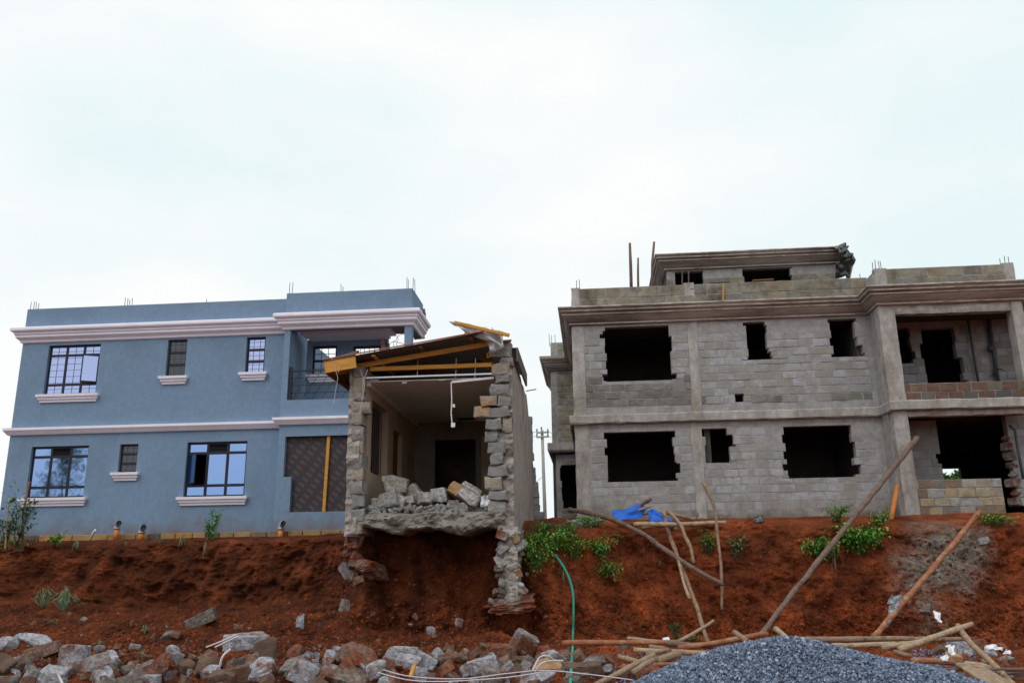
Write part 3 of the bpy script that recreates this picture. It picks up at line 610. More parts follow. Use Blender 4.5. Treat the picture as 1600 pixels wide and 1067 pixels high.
# ------------------------------------------------------------------ rough blocks, shared by many stones
def block_mesh(name, seed, m, pillow=.06, rough=.02):
    """unit block, front face towards -Y, with worn edges (about 40 triangles)"""
    rd = random.Random(seed); bm = bmesh.new()
    J = lambda s: rd.uniform(-s, s)
    out = [(-.5, -.5), (0, -.5), (.5, -.5), (.5, 0), (.5, .5), (0, .5), (-.5, .5), (-.5, 0)]
    o = [bm.verts.new((x + J(rough), -.5 + .06 + J(.02), z + J(rough * 1.6))) for x, z in out]
    i_ = [bm.verts.new((x * (1 - pillow * 1.2) + J(rough), -.5 + J(.035), z * (1 - pillow * 2.4) + J(rough))) for x, z in out]
    b = [bm.verts.new((x, .5, z)) for x, z in ((-.5, -.5), (.5, -.5), (.5, .5), (-.5, .5))]
    c = bm.verts.new((J(.1), -.5 - .02 + J(.03), J(.1)))
    for k in range(8):
        k2 = (k + 1) % 8; bm.faces.new((o[k], o[k2], i_[k2], i_[k])); bm.faces.new((i_[k], i_[k2], c))
    for k in range(4):
        a0, a1, a2 = o[2 * k], o[2 * k + 1], o[(2 * k + 2) % 8]; bm.faces.new((a0, b[k], b[(k + 1) % 4], a2, a1))
    bm.faces.new(b[::-1]); bmesh.ops.recalc_face_normals(bm, faces=bm.faces)
    me = bpy.data.meshes.new(name); bm.to_mesh(me); bm.free(); me.materials.append(m); return me
BLK = {k: [block_mesh('block', 100 * j + s, M[k], .05 if k != 'ruin_block' else .09, .02 if k not in ('ruin_block', 'ruin_orange') else .075) for s in range(8)] for j, k in enumerate(('block', 'block_dark', 'block_grime', 'block_red', 'block_mix', 'ruin_block', 'ruin_orange'))}
def rock_mesh(name, seed, m, box=0.0, sub=3, nz_=.06):
    """broken chunk: a sphere cut by random planes, roughened"""
    r = np.random.default_rng(seed); bm = bmesh.new(); bmesh.ops.create_icosphere(bm, subdivisions=sub, radius=1); D = np.array([v.co.normalized()[:] for v in bm.verts])
    pl = []
    if box:
        for a in range(3):
            for s_ in (-1, 1):
                n = np.zeros(3); n[a] = s_; n += r.normal(0, .10, 3); pl.append((n / np.linalg.norm(n), r.uniform(.5, .62)))
        for k in range(3): n = r.normal(0, 1, 3); pl.append((n / np.linalg.norm(n), r.uniform(.6, .8)))
    else:
        for k in range(9): n = r.normal(0, 1, 3); pl.append((n / np.linalg.norm(n), r.uniform(.36, .72)))
    R_ = np.full(len(D), 1.0)
    for n, d in pl:
        c = D @ n; R_ = np.minimum(R_, np.where(c > .05, d / np.maximum(c, .05), 9))
    P_ = D * R_[:, None]; s_ = seed * 1.7
    P_ = P_ * (1 + nz_ * fbm(P_[:, 0] * 3 + s_, P_[:, 1] * 3, P_[:, 2] * 3, 4)[:, None] * 2)
    P_ /= np.abs(P_).max(0) * 2
    for v, p in zip(bm.verts, P_): v.co = p
    me = bpy.data.meshes.new(name); bm.to_mesh(me); bm.free(); me.materials.append(m); return me
ROCK = {k: [rock_mesh('rubble', 40 * j + s, M[k], box=(s % 2), sub=4, nz_=.045) for s in range(8)] for j, k in enumerate(('rock', 'rock_pale', 'rock_soil', 'rock_brown', 'orange_stone', 'room_grey', 'room_pale'))}

# ------------------------------------------------------------------ the half-demolished house on the edge of the bank
RY, RB = 16.5, 22.0                              # cut front and back wall
ruin = thing('half_demolished_house', (-3.1, 17, .8), 'half demolished stone house cut open above the red earth bank', 'house')
LX0, LX1, RX0, RX1 = -4.74, -4.46, -1.74, -1.47
ZF, ZC = 1.13, 3.75
def rough_slab(mb, x0, x1, y0, y1, z0, z1, nx_=40, nz_=6, amp=.06, seed=0, droop=0):
    """slab with a broken, ragged front face"""
    xs_ = np.linspace(x0, x1, nx_); zs_ = np.linspace(0, 1, nz_); vs = []; fs = []
    low = z0 + droop * (fbm(xs_ * 1.9 + seed, 0 * xs_, 0 * xs_ + 3.3, 4) * 1.6)
    for i, x in enumerate(xs_):
        for k, t in enumerate(zs_):
            z = low[i] + (z1 - low[i]) * t; n = float(fbm(x * 4 + seed, z * 6., 1.7 + seed, 4)); e = .35 if t in (0., 1.) else 1
            vs.append((x, y0 - amp * n * 2 + (1 - e) * amp * .6, z + (amp * .3 * n if k < nz_ - 1 else amp * .25 * n)))
    for i in range(nx_ - 1):
        for k in range(nz_ - 1): fs.append((i * nz_ + k, (i + 1) * nz_ + k, (i + 1) * nz_ + k + 1, i * nz_ + k + 1))
    n0 = len(vs)
    for i, x in enumerate(xs_): vs += [(x, y1, low[i]), (x, y1, z1)]
    for i in range(nx_ - 1):
        fs += [(i * nz_ + nz_ - 1, (i + 1) * nz_ + nz_ - 1, n0 + 2 * i + 3, n0 + 2 * i + 1), (i * nz_, n0 + 2 * i, n0 + 2 * i + 2, (i + 1) * nz_), (n0 + 2 * i, n0 + 2 * i + 1, n0 + 2 * i + 3, n0 + 2 * i + 2)]
    for i in (0, nx_ - 1): fs.append(tuple([i * nz_ + k for k in range(nz_)] + [n0 + 2 * i + 1, n0 + 2 * i]))
    return mb.add(vs, fs)
lw = [at(591, 640, RY), at(611, 740, RY)]
# side walls, running back
wy0, wy1 = 17.35, 18.5                           # window in the left wall
mb = MB(); holed_wall(mb, RY + .24, RB, .75, 4.02, LX0, LX1, [(17.3, 18.75, 2.0, 3.5), (19.3, 20.2, ZF, 3.2)], swap=True); mb.build('left_wall', M['beige'], ruin)
mb = MB(); mb.box(LX0 + .02, LX0 + .08, 17.3, 18.75, 2.0, 3.5)
wn = mb.build('window', M['black'], ruin); mb = MB()
for i in range(7): mb.tube([(LX0 + .2, 17.45 + i * .17, 2.07), (LX0 + .2, 17.45 + i * .17, 3.42)], .009, 5)
mb.build('grille', M['rebar'], wn)
mb = MB(); mb.box(LX0 - .002, LX0 + .18, 19.3, 20.2, ZF, 3.2); mb.build('door_void_screen', M['timber_dark'], ruin)
mb = MB()
n = 44; ys = np.linspace(RY + .2, RB, n)
zt = [4.12 + .1 * float(fbm(y * 2.1, 5., 1., 3)) - (0 if y < 20.3 else (y - 20.3) * .7) for y in ys]; zlow = [.5 - .9 * min(1, max(0, (18.0 - y))) for y in ys]
vs = []; fs = []
for i, y in enumerate(ys): vs += [(RX0, y, max(.2, zlow[i])), (RX1, y, max(.2, zlow[i])), (RX1, y, zt[i]), (RX0, y, zt[i])]
for i in range(n - 1):
    for k in range(4): fs.append((4 * i + k, 4 * i + (k + 1) % 4, 4 * i + 4 + (k + 1) % 4, 4 * i + 4 + k))
fs += [(0, 1, 2, 3), (4 * n - 4, 4 * n - 3, 4 * n - 2, 4 * n - 1)]
mb.add(vs, fs); mb.build('right_wall', M['roughcast'], ruin)
mb = MB(); mb.box(RX0 - .012, RX0 - .002, RY + .3, RB - .2, ZF, ZC); mb.build('inner_plaster', M['beige'], ruin)
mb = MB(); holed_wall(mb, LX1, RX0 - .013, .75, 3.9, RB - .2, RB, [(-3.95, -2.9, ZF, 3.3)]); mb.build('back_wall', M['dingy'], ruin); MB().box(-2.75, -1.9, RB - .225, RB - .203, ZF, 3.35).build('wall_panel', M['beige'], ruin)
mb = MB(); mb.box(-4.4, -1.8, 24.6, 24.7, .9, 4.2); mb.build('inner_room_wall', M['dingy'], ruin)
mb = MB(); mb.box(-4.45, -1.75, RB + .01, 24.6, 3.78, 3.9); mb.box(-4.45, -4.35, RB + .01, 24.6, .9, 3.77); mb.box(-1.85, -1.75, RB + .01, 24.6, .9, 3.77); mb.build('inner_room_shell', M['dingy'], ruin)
# stump of the rear wall sticking out on the right
mb = MB(); pts = [(at(820, 640, 22.4)), at(828, 690, 22.4), at(833, 730, 22.4), at(841, 760, 22.4), at(846, 800, 22.4), at(856, 835, 22.4)]
for i in range(16):
    z = .9 + i * .19; xr = np.interp(-z, [-p.z for p in pts], [p.x for p in pts]) + random.uniform(-.05, .05)
    mb.box(RX1 - .1, max(xr, RX1 - .02), 22.3 + random.uniform(-.03, .03), 22.55, z, z + .19, .012)
mb.build('rear_wall_stump', M['mortar'], ruin)
# cut ends of the walls: every stone a block
def end_block(x0, x1, z0, z1, y0, y1, kind='ruin_block', rz=0):
    place(random.choice(BLK[kind]), 'stone', ruin, ((x0 + x1) / 2, (y0 + y1) / 2, (z0 + z1) / 2), (x1 - x0, y1 - y0, z1 - z0), (random.uniform(-.07, .07), random.uniform(-.07, .07), rz + random.uniform(-.16, .16)))
PX = lambda px, py: at(px, py, RY).x
PZ = lambda px, py: at(px, py, RY).z
for (ya, yb, xl, xr, split) in [(532, 555, 768, 797, 0), (556, 570, 782, 801, 0), (567, 586, 768, 796, 0), (586, 599, 776, 797, 0), (599, 617, 767, 797, 0), (617, 634, 750, 797, 776), (634, 652, 740, 797, 765), (653, 672, 757, 783, 0), (653, 676, 784, 799, 0), (672, 688, 757, 778, 0),
                                (688, 708, 760, 788, 0), (708, 726, 764, 785, 0), (726, 746, 761, 793, 0), (746, 766, 757, 783, 0), (766, 782, 764, 794, 0), (782, 803, 763, 790, 0), (803, 822, 770, 786, 0)]:
    z1, z0 = PZ(780, ya), PZ(780, yb); dy = random.uniform(-.05, .05)
    parts_ = [(xl, xr)] if not split else [(xl, split), (split, xr)]
    for n_, (a, b) in enumerate(parts_):
        end_block(PX(a, ya) + .004, PX(b, ya) - .004, z0 + .006, z1 - .006, RY + dy, RY + .34, 'ruin_orange' if (ya == 617 and n_ == 0) or (ya == 634 and n_ == 0) else 'ruin_block', 0)
mb = MB(); rough_slab(mb, LX0 + .0, LX1 - .03, RY + .05, RY + .3, PZ(556, 838), 4.0, 10, 70, .07, 15); mb.build('wall_core', M['roughcast'], ruin)
mb = MB(); rough_slab(mb, PX(776, 700), PX(797, 700) + .05, RY + .10, RY + .3, PZ(790, 836), PZ(790, 575), 12, 70, .08, 25); mb.build('wall_core', M['roughcast'], ruin)
yl = 572
for h_, xa, xb in [(17, 551, 567), (22, 550, 568), (15, 551, 566), (18, 549, 576), (20, 550, 566), (24, 549, 567), (22, 549, 566), (22, 546, 567), (18, 549, 566), (20, 548, 567), (24, 548, 566), (22, 547, 567), (18, 546, 566)]:
    z1, z0 = PZ(556, yl), PZ(556, yl + h_); end_block(PX(xa, yl + 8), PX(xb, yl + 8), z0 + .006, z1 - .006, RY + random.uniform(-.03, .05), RY + .34); yl += h_
# foundations left hanging out of the bank
mb = MB(); rough_slab(mb, PX(786, 880), PX(809, 880), RY + .04, RY + 1.6, PZ(790, 948), PZ(790, 822), 14, 60, .10, 9); mb.build('foundation_wall', M['roughcast'], ruin)
SLABR = rock_mesh('footing', 77, M['rock_soil'], 1, 5, .16)
place(SLABR, 'footing', ruin, ((PX(764, 945) + PX(830, 930)) / 2, RY + .45, PZ(790, 944)), (1.12, 1.6, .27), (.1, -.09, .1))
for k in range(22):
    py = 832 + k * 5.2; p = at((784 if k % 2 else 811) + random.uniform(-4, 4), py, RY + .06 + random.uniform(-.05, .08)); s_ = random.uniform(.10, .22)
    place(ROCK[random.choice(('rock', 'rock_pale', 'rock', 'orange_stone' if k % 2 == 0 else 'rock'))][random.randrange(8)], 'foundation_stone', ruin, p, (s_, s_ * 1.4, s_), (random.random() * 3, random.random() * 3, random.random() * 3))
for k, (px, py, s_) in enumerate([(778, 925, .2), (806, 885, .2), (808, 858, .18), (806, 905, .16), (782, 836, .16), (770, 940, .18), (812, 935, .22)]):
    p = at(px, py, RY + .12); place(random.choice(ROCK['orange_stone' if k in (1, 2) else 'rock']), 'foundation_stone', ruin, p, (s_, s_, s_ * 1.1), (random.random(), random.random(), 3 * random.random()))
for k in range(26):
    t = k / 26; py = 835 + 78 * t + random.uniform(-4, 4); px = 555 + random.uniform(-9, 9) - 8 * math.sin(t * 2.6) + (8 if t > .8 else 0); p = at(px, py, RY + .35 + random.uniform(-.12, .1)); s_ = random.uniform(.10, .22)
    place(random.choice(ROCK[random.choice(('rock_soil', 'rock_soil', 'rock', 'rock_soil'))]), 'foundation_stone', ruin, p, (s_, s_ * 1.5, s_), (random.random() * 3, random.random() * 3, 3 * random.random()))
place(rock_mesh('footing', 78, M['rock_soil'], 0, 5, .2), 'footing', ruin, (PX(566, 892), RY + .8, PZ(560, 890)), (.88, 1.6, .42), (0, .08, .1)); place(rock_mesh('footing', 79, M['soil'], 0, 5, .2), 'footing', ruin, (PX(554, 862), RY + .85, PZ(560, 858)), (.6, 1.6, .85), (0, -.05, .1))
# floor slab
mb = MB(); rough_slab(mb, LX1 - .03, RX0 + .1, RY + .03, RB - .2, PZ(650, 826), ZF, 110, 12, .13, 3, .13); mb.build('floor_slab', M['concrete'], ruin)
# ceiling and its trim
mb = MB(); mb.box(LX1, RX0 - .02, RY + .28, RB - .21, ZC, ZC + .02); mb.build('ceiling', M['ceil'], ruin)
mb = MB(); mb.box(-3.3, -2.85, 21.2, 21.5, ZC - .012, ZC - .002); mb.build('ceiling_hatch', M['black'], ruin)
mb = MB(); mb.box(LX1 + .002, LX1 + .08, RY + .3, RB - .22, ZC - .08, ZC - .003); mb.build('ceiling_trim', M['ceil'], ruin)
mb = MB(); mb.bar(at(566, 591, RY + .1), at(775, 584, RY + .1), .06, .035, .004); mb.build('ceiling_channel', M['alu'], ruin)
mb = MB(); mb.bar(at(706, 597, RY + .13), at(772, 590, RY + .13), .03, .05, .004); mb.build('ceiling_trim', M['gyp'], ruin)
mb = MB(); pts = [at(705, 597, RY + .12), at(706, 625, RY + .12), at(705, 645, RY + .12), at(707, 668, RY + .12)]
for a, b, w_ in zip(pts[:-1], pts[1:], (.055, .045, .035)): mb.bar(a, b, .02, w_, .004, R(90))
mb.cbox(Matrix.Translation(at(708, 664, RY + .12)), .08, .03, .09); mb.cbox(Matrix.Translation(at(709, 634, RY + .12)), .05, .03, .07)
mb.build('hanging_trim', M['gyp'], ruin)
for px, py, w_, h_ in ((632, 598, .10, .04), (655, 594, .2, .02), (690, 594, .14, .02), (585, 594, .16, .02)): MB().cbox(Matrix.Translation(at(px, py, RY + .27)), w_, .02, h_, .004).build('gypsum_scrap', M['gyp'], ruin)
for px in (652, 712, 742): MB().tube([at(px, 590, RY + .2), at(px + 1, 560, RY + .4)], .012, 5).build('hanger_rod', M['alu'], ruin)
# roof
EX, EZ = at(507, 566, 16.2).x, at(507, 566, 16.2).z
RXr, RZr = at(748, 524, 16.3).x, at(748, 524, 16.3).z
slope = (RZr - EZ) / (RXr - EX)
def sheet(name, x0, x1, y0, y1, m, dz=0, amp=.014, lam=.15, torn=0):
    ny = int((y1 - y0) / lam * 6); vs = []; fs = []; nxx = 6
    for j in range(ny + 1):
        y = y0 + (y1 - y0) * j / ny
        for i in range(nxx):
            x = x0 + (x1 - x0) * i / (nxx - 1)
            if torn and i == nxx - 1: x += torn * float(vnoise(y * 1.7, 0, 4.))
            vs.append((x, y, EZ + (x - EX) * slope + dz + amp * math.sin(2 * math.pi * (y - y0) / lam)))
    for j in range(ny):
        for i in range(nxx - 1): fs.append((j * nxx + i, j * nxx + i + 1, j * nxx + nxx + i + 1, j * nxx + nxx + i))
    o = MB().add(vs, fs).build(name, m, ruin); sm = o.modifiers.new('thickness', 'SOLIDIFY'); sm.thickness = .004; return o
sheet('roof_sheet', EX - .04, RXr + .25, 16.22, 21.8, M['iron'], .03, torn=.12)
sheet('roof_sheet', RXr + .2, RX0 - .05, 16.95, 21.8, M['iron'], .045, torn=.1)
mb = MB(); mb.bar((EX - .05, 16.2, EZ + .052), (RXr + .1, 16.2, RZr + .055), .03, .022, .004); mb.build('roof_edge', M['iron_red'], ruin)
mb = MB(); mb.bar((EX, 16.235, EZ - .10), (at(556, 570, 16.23).x, 16.235, EZ - .10 + slope * .6), .03, .235); mb.build('fascia_board', M['timber'], ruin)
mb = MB(); mb.bar((EX + .015, 16.26, EZ - .10), (EX + .015, 20.5, EZ - .10), .03, .235); mb.build('fascia_board', M['timber_dark'], ruin)
for y in (16.75, 17.7, 18.7, 19.7): MB().bar((EX + .03, y, EZ - .1), (LX0 + .3, y, EZ - .05 + slope * .6), .05, .10).build('rafter', M['timber'] if y < 17 else M['timber_dark'], ruin)
MB().bar(at(553, 573, 16.66), at(783, 534, 16.66), .05, .10).build('rafter', M['timber'], ruin)
MB().bar(at(578, 577, 16.7), at(769, 570, 16.7), .05, .085).build('tie_beam', M['timber'], ruin)
for y in (18.3, 19.9, 21.2):
    MB().bar((LX0, y, EZ + .02), (RX0, y, EZ - .06 + slope * 3.6), .05, .10).build('rafter', M['timber_dark'], ruin); MB().bar((LX0, y, 4.03), (RX0, y, 4.03), .05, .085).build('tie_beam', M['timber_dark'], ruin)
for x in (EX + .95, EX + 1.9, EX + 2.9): MB().bar((x, 16.3, EZ + (x - EX) * slope - .015), (x, 21.7, EZ + (x - EX) * slope - .015), .07, .045).build('purlin', M['timber_dark'] if x > EX + 1.5 else M['timber'], ruin)
mb = MB(); mb.bar(at(762, 556, 16.75), at(770, 548, 17.8), .05, .10); mb.build('rafter', M['timber'], ruin)
mb = MB(); mb.bar(at(806, 541, 16.8), at(824, 605, 19.1), .03, .01); a, b = at(806, 541, 16.75), at(826, 602, 19.2)
mb = MB(); mb.box(RX1 + .06, RX1 + .10, 16.75, 19.2, 4.08, 4.34); mb.box(RX1 - .1, RX1 + .10, 16.75, 19.2, 4.345, 4.36); mb.build('verge_board', M['iron'], ruin)
MB().tube([at(822, 611, 19.0), at(838, 608, 19.0)], .012, 5).build('rebar', M['rebar'], ruin)
# peeled-back roofing on the right-hand corner
def crumple(pts2, Y, m, name, par, amp, seed, th=.006, nu=14, nv_=8):
    """sheet over a four-cornered patch, crumpled"""
    A, B, C, D_ = [at(px, py, y) for px, py, y in pts2]; vs = []; fs = []
    for j in range(nv_ + 1):
        for i in range(nu + 1):
            u, v = i / nu, j / nv_; p = A.lerp(B, u).lerp(D_.lerp(C, u), v); n = float(fbm(u * 3 + seed, v * 2.4, seed * 1.3, 3))
            p = p + Vector((.25, -1, .5)) * (n * amp * 2); vs.append(p)
    for j in range(nv_):
        for i in range(nu): a0 = j * (nu + 1) + i; fs.append((a0, a0 + 1, a0 + nu + 2, a0 + nu + 1))
    o = MB().add(vs, fs)
    return o
o = crumple([(701, 503, 16.4), (770, 511, 16.15), (789, 541, 16.2), (742, 527, 16.35)], 0, None, '', None, .05, 3).build('peeled_sheet', M['iron_light'], ruin, True); o.modifiers.new('t', 'SOLIDIFY').thickness = .004
o = crumple([(760, 514, 16.25), (786, 519, 16.3), (786, 545, 16.35), (766, 552, 16.4)], 0, None, '', None, .06, 8).build('peeled_sheet', M['iron_light'], ruin, True); o.modifiers.new('t', 'SOLIDIFY').thickness = .004
MB().bar(at(710, 504, 15.98), at(796, 524, 15.98), .05, .065).build('loose_batten', M['timber'], ruin)
MB().bar(at(750, 528, 16.5), at(757, 537, 16.5), .04, .05).build('loose_batten', M['timber_dark'], ruin)
MB().bar(at(776, 534, 16.45), at(799, 532, 16.5), .10, .03).build('loose_batten', M['pole_red'], ruin)
mb = MB(); mb.tube([at(723, 528, 16.8), at(727, 520, 16.8), at(728, 516, 16.8)], .012, 5); mb.build('rebar', M['black'], ruin)
for pts in ([(563, 577), (570, 600), (566, 625), (562, 645)], [(575, 577), (569, 590), (566, 610)]): MB().tube([at(a, b, 16.35) for a, b in pts], .005, 4).build('loose_wire', M['cable'], ruin)
for pts in ([(522, 570), (528, 590), (524, 612), (521, 630)], [(532, 571), (528, 582)]): MB().tube([at(a, b, 16.2) for a, b in pts], .005, 4).build('loose_wire', M['cable'], ruin)
# twisted things lying on the roof
MB().tube([at(520, 562, 18), at(548, 553, 18.2), at(560, 549, 18.4)], .03, 6).build('roof_pipe', M['pvc_d'], ruin)

# rubble lying in the open room: every stone a thing of its own
RUB = [(619, 760, 46, 34, 'rock', 'rounded grey lump with an orange flank at the back of the room heap'), (612, 780, 42, 30, 'rock', 'large tilted grey block left in the demolished room'), (632, 770, 18, 24, 'orange_stone', 'small orange-faced stone wedged between grey blocks'),
       (588, 788, 20, 24, 'rock', 'leftmost upright stone in the open room'), (603, 791, 18, 16, 'rock', 'small squarish stone at the front of the room heap'), (622, 786, 30, 30, 'rock_pale', 'pale wedge-shaped block in the front of the room heap'),
       (646, 772, 34, 30, 'rock', 'grey block standing on its corner in the room'), (665, 778, 26, 22, 'rock', 'grey stone beside the block standing on its corner'), (687, 774, 30, 24, 'rock_pale', 'pale jagged lump near the middle of the open room'),
       (718, 768, 40, 22, 'orange_stone', 'long stone with orange face leaning by the right wall'), (735, 776, 44, 22, 'rock_pale', 'long pale dressed stone sloping towards the right wall'), (735, 764, 36, 12, 'rock_pale', 'thin pale slab lying on top of the right-hand stones'),
       (708, 788, 24, 18, 'rock', 'low grey stone under the sloping long stones'), (640, 780, 16, 12, 'rock_pale', 'small pale splinter on the room heap')]
for i, (px, py, wx, hx, k_, lb) in enumerate(RUB):
    sc = RY / FPX * 1.02; Yd = RY + .35 + (.25 if py < 776 else 0) + .02 * (i % 3); p = at(px, py, Yd); w_, h_ = wx * sc, hx * sc
    o = bpy.data.objects.new('rubble_stone', ROCK[{'rock': 'room_grey', 'rock_pale': 'room_pale'}.get(k_, k_)][(i * 3 + 1) % 8 | 1]); col.objects.link(o); o.location = p; o.scale = (w_, w_ * .8, h_)
    tilt = {1: -.2, 5: .6, 6: .7, 9: .55, 10: .5, 11: .5}.get(i, random.uniform(-.2, .2)); o.rotation_euler = (random.uniform(-.15, .15), tilt, random.uniform(-.4, .4)); tag(o, lb, 'stone', 'stones in the open room')
mb = MB(); vsr = []
for i in range(190):
    px = random.uniform(572, 762); py = random.uniform(787, 801); p = at(px, py, RY + random.uniform(.2, .5)); p.z = ZF + random.uniform(.0, .12); s_ = random.uniform(.02, .085); mm = random.choice(ROCK['rock'])
    rt = Euler((random.random() * 3, random.random() * 3, 0)).to_matrix()
    bmx = bmesh.new(); bmesh.ops.create_icosphere(bmx, subdivisions=1, radius=s_); mb.add([p + rt @ Vector((v.co.x * 1.4, v.co.y * random.uniform(.7, 1), v.co.z * random.uniform(.5, .9))) for v in bmx.verts], [[v.index for v in f.verts] for f in bmx.faces]); bmx.free()
o = mb.build('room_debris', M['room_grey'], None); tag(o, 'small grey crumbs of broken stone along the room floor edge', 'debris', kind='stuff')
o = crumple([(752, 776, RY + .2), (766, 772, RY + .3), (768, 788, RY + .2), (750, 792, RY + .15)], 0, None, '', None, .06, 12); solo(o, 'plastic_bag', M['bagw'], 'crumpled white plastic bag beside the right wall of the room', 'bag', smooth=True)

# ------------------------------------------------------------------ the unfinished grey house
GY, QY = 22.0, 21.2                              # main front and balcony bay
grey = thing('unfinished_house', (5, 22, 1.2), 'unfinished grey stone block house with empty black window openings', 'house')
def bwall(x0, x1, z0, z1, Y, openings, columns, part, bname, kind='block', course=.205, blen=.39, thick=.2, seed=1, kindf=None, skip=lambda x, z: False, jag=.05, extra_z=(), proud=.012):
    """coursed block wall: mortar core in rows with ragged openings, every block its own object"""
    rd = random.Random(seed); rows = []; z = z0
    while z < z1 - .05: rows.append((z, min(z1, z + course * rd.uniform(.95, 1.05)))); z = rows[-1][1]
    core = MB(); blocks = []
    for r, (za, zb) in enumerate(rows):
        br = sorted({za, zb, *[e for o in openings for e in o[2:4] if za + .03 < e < zb - .03]})
        jig = [(rd.choice((0, 0, -.3, .25, -1, .6, .35)) * jag, rd.choice((0, 0, .3, -.25, 1, -.5, -.3)) * jag) for o in openings]
        off = (r % 2) * blen / 2 + rd.uniform(-.06, .06); cuts = [x0]; x = x0 + (off if off > .12 else blen)
        while x < x1 - .12: cuts.append(x); x += blen * rd.uniform(.85, 1.15)
        cuts.append(x1)
        bands = []
        for b0, b1 in zip(br[:-1], br[1:]):
            iv_ = [(x0, x1)]
            for o, j in zip(openings, jig):
                if o[2] - .01 < (b0 + b1) / 2 < o[3] + .01:
                    a, b = o[0] + j[0], o[1] + j[1]; nw = []
                    for s, e in iv_:
                        if b <= s or a >= e: nw.append((s, e)); continue
                        if a - s > .01: nw.append((s, a))
                        if e - b > .01: nw.append((b, e))
                    iv_ = nw
            for s, e in iv_:
                core.box(s, e, Y, Y + thick, b0, b1)
            free = iv_
            for a, b in columns: 
                nw = []
                for s, e in free:
                    if b <= s or a >= e: nw.append((s, e)); continue
                    if a - s > .01: nw.append((s, a))
                    if e - b > .01: nw.append((b, e))
                free = nw
            bands.append((b0, b1, free))
        for ca, cb in zip(cuts[:-1], cuts[1:]):
            runs = []                                   # pieces of this stone left over beside the openings
            for b0, b1, free in bands:
                for s, e in free:
                    a, b = max(ca, s), min(cb, e)
                    if b - a < .06: continue
                    for r_ in runs:
                        if abs(r_[0] - a) < .03 and abs(r_[1] - b) < .03 and abs(r_[3] - b0) < .002: r_[3] = b1; break
                    else: runs.append([a, b, b0, b1])
            for a, b, c, d in runs:
                if d - c < .07 or skip((a + b) / 2, (c + d) / 2): continue
                g = .006; blocks.append((a + g, b - g, c + g, d - g))
    core.build(part, M['mortar'], grey)
    for a, b, c, d in blocks:
        pr = proud * rd.uniform(.4, 1.7); place(rd.choice(BLK[kindf((a + b) / 2, (c + d) / 2) if kindf else kind]), bname, grey, ((a + b) / 2, Y + .06 - pr, (c + d) / 2), (b - a, .12, d - c), (rd.uniform(-.01, .01), 0, rd.uniform(-.012, .012)))
    return len(blocks)
def orect(a, b, c, d, Y):                        # opening seen from px a..b at py c (top) .. d (bottom)
    m_ = (c + d) / 2; return [at(a, m_, Y).x, at(b, m_, Y).x, at((a + b) / 2, d, Y).z, at((a + b) / 2, c, Y).z]
GX0, GX1 = -.36, 7.3
up = [orect(946, 1048, 510, 595, GY), orect(1166, 1199, 503, 562, GY), orect(1299, 1338, 498, 557, GY), orect(1148, 1162, 615, 628, GY)]
up.append([up[0][1] - .02, up[0][1] + .14, up[0][2] + .02, up[0][2] + .17]); up.append([up[0][0] - .13, up[0][0] + .05, up[0][3] - .3, up[0][3] - .17]); up.append([up[0][0] - .1, up[0][0] + .05, up[0][2] + .02, up[0][2] + .2])
up.append([up[1][1] - .02, up[1][1] + .1, up[1][2], up[1][2] + .2]); up.append([up[2][1] - .1, up[2][1] + .12, up[2][2], up[2][2] + .3])
lo = [orect(948, 1054, 674, 752, GY), orect(1101, 1139, 670, 722, GY), orect(1227, 1334, 664, 744, GY)]
lo.append([lo[0][1] - .02, lo[0][1] + .13, lo[0][2] + .2, lo[0][2] + .42]); lo.append([lo[2][1] - .02, lo[2][1] + .12, lo[2][2] + .05, lo[2][2] + .27]); lo.append([lo[2][0] - .1, lo[2][0] + .03, lo[2][2] + .16, lo[2][2] + .32])
lo.append([lo[1][1] - .04, lo[1][1] + .12, lo[1][3] - .45, lo[1][3] - .15])
cA, cB = at(1077, 560, GY).x, at(1092, 560, GY).x; cC, cD = at(1083, 720, GY).x, at(1099, 720, GY).x
ZS0, ZS1, ZT = 3.62, 3.86, 6.28                   # slab band, underside of the cornice
c1 = [(GX0 - .02, GX0 + .30), (cA, cB), (GX1 - .2, GX1)]; c2 = [(GX0 - .02, GX0 + .34), (cC, cD), (GX1 - .2, GX1)]
smear = lambda x, z: (vnoise(x * 1.3, 2.0, z * 1.9) > .55)
nb = bwall(GX0, GX1, 1.0, ZS0, GY, lo, c2, 'ground_floor_wall', 'block', 'block', seed=3, skip=lambda x, z: z < 1.45 or z > ZS0 - .22 or smear(x, z), proud=.004)
nb += bwall(GX0, GX1, ZS1, ZT, GY, up, c1, 'upper_floor_wall', 'block', 'block', seed=4, skip=lambda x, z: z > ZT - .30 or z < ZS1 + .16, proud=.009, kindf=lambda x, z: 'block_grime' if (x < cA and z < up[0][2] + .06 + .1 * math.sin(x * 5)) or (z < ZS1 + .42 and math.sin(x * 3.1) > .3) else 'block')
def column(x0, x1, Y, z0, z1, d=.03, seed=0, part='column', dep=.22):
    n = 20; vs = []; fs = []
    for i in range(n + 1):
        z = z0 + (z1 - z0) * i / n
        for q_, (x, y) in enumerate(((x0, Y - d), (x1, Y - d), (x1, Y + dep), (x0, Y + dep))):
            e = .045 * float(fbm(z * 3.1 + q_ * 9, x * 2., seed + .5, 3)); vs.append((x + e, y + (e * .6 if q_ < 2 else 0), z))
    for i in range(n):
        for k in range(4): fs.append((4 * i + k, 4 * i + (k + 1) % 4, 4 * i + 4 + (k + 1) % 4, 4 * i + 4 + k))
    fs += [(0, 1, 2, 3), (4 * n, 4 * n + 1, 4 * n + 2, 4 * n + 3)]
    return MB().add(vs, fs).build(part, M['column'], grey)
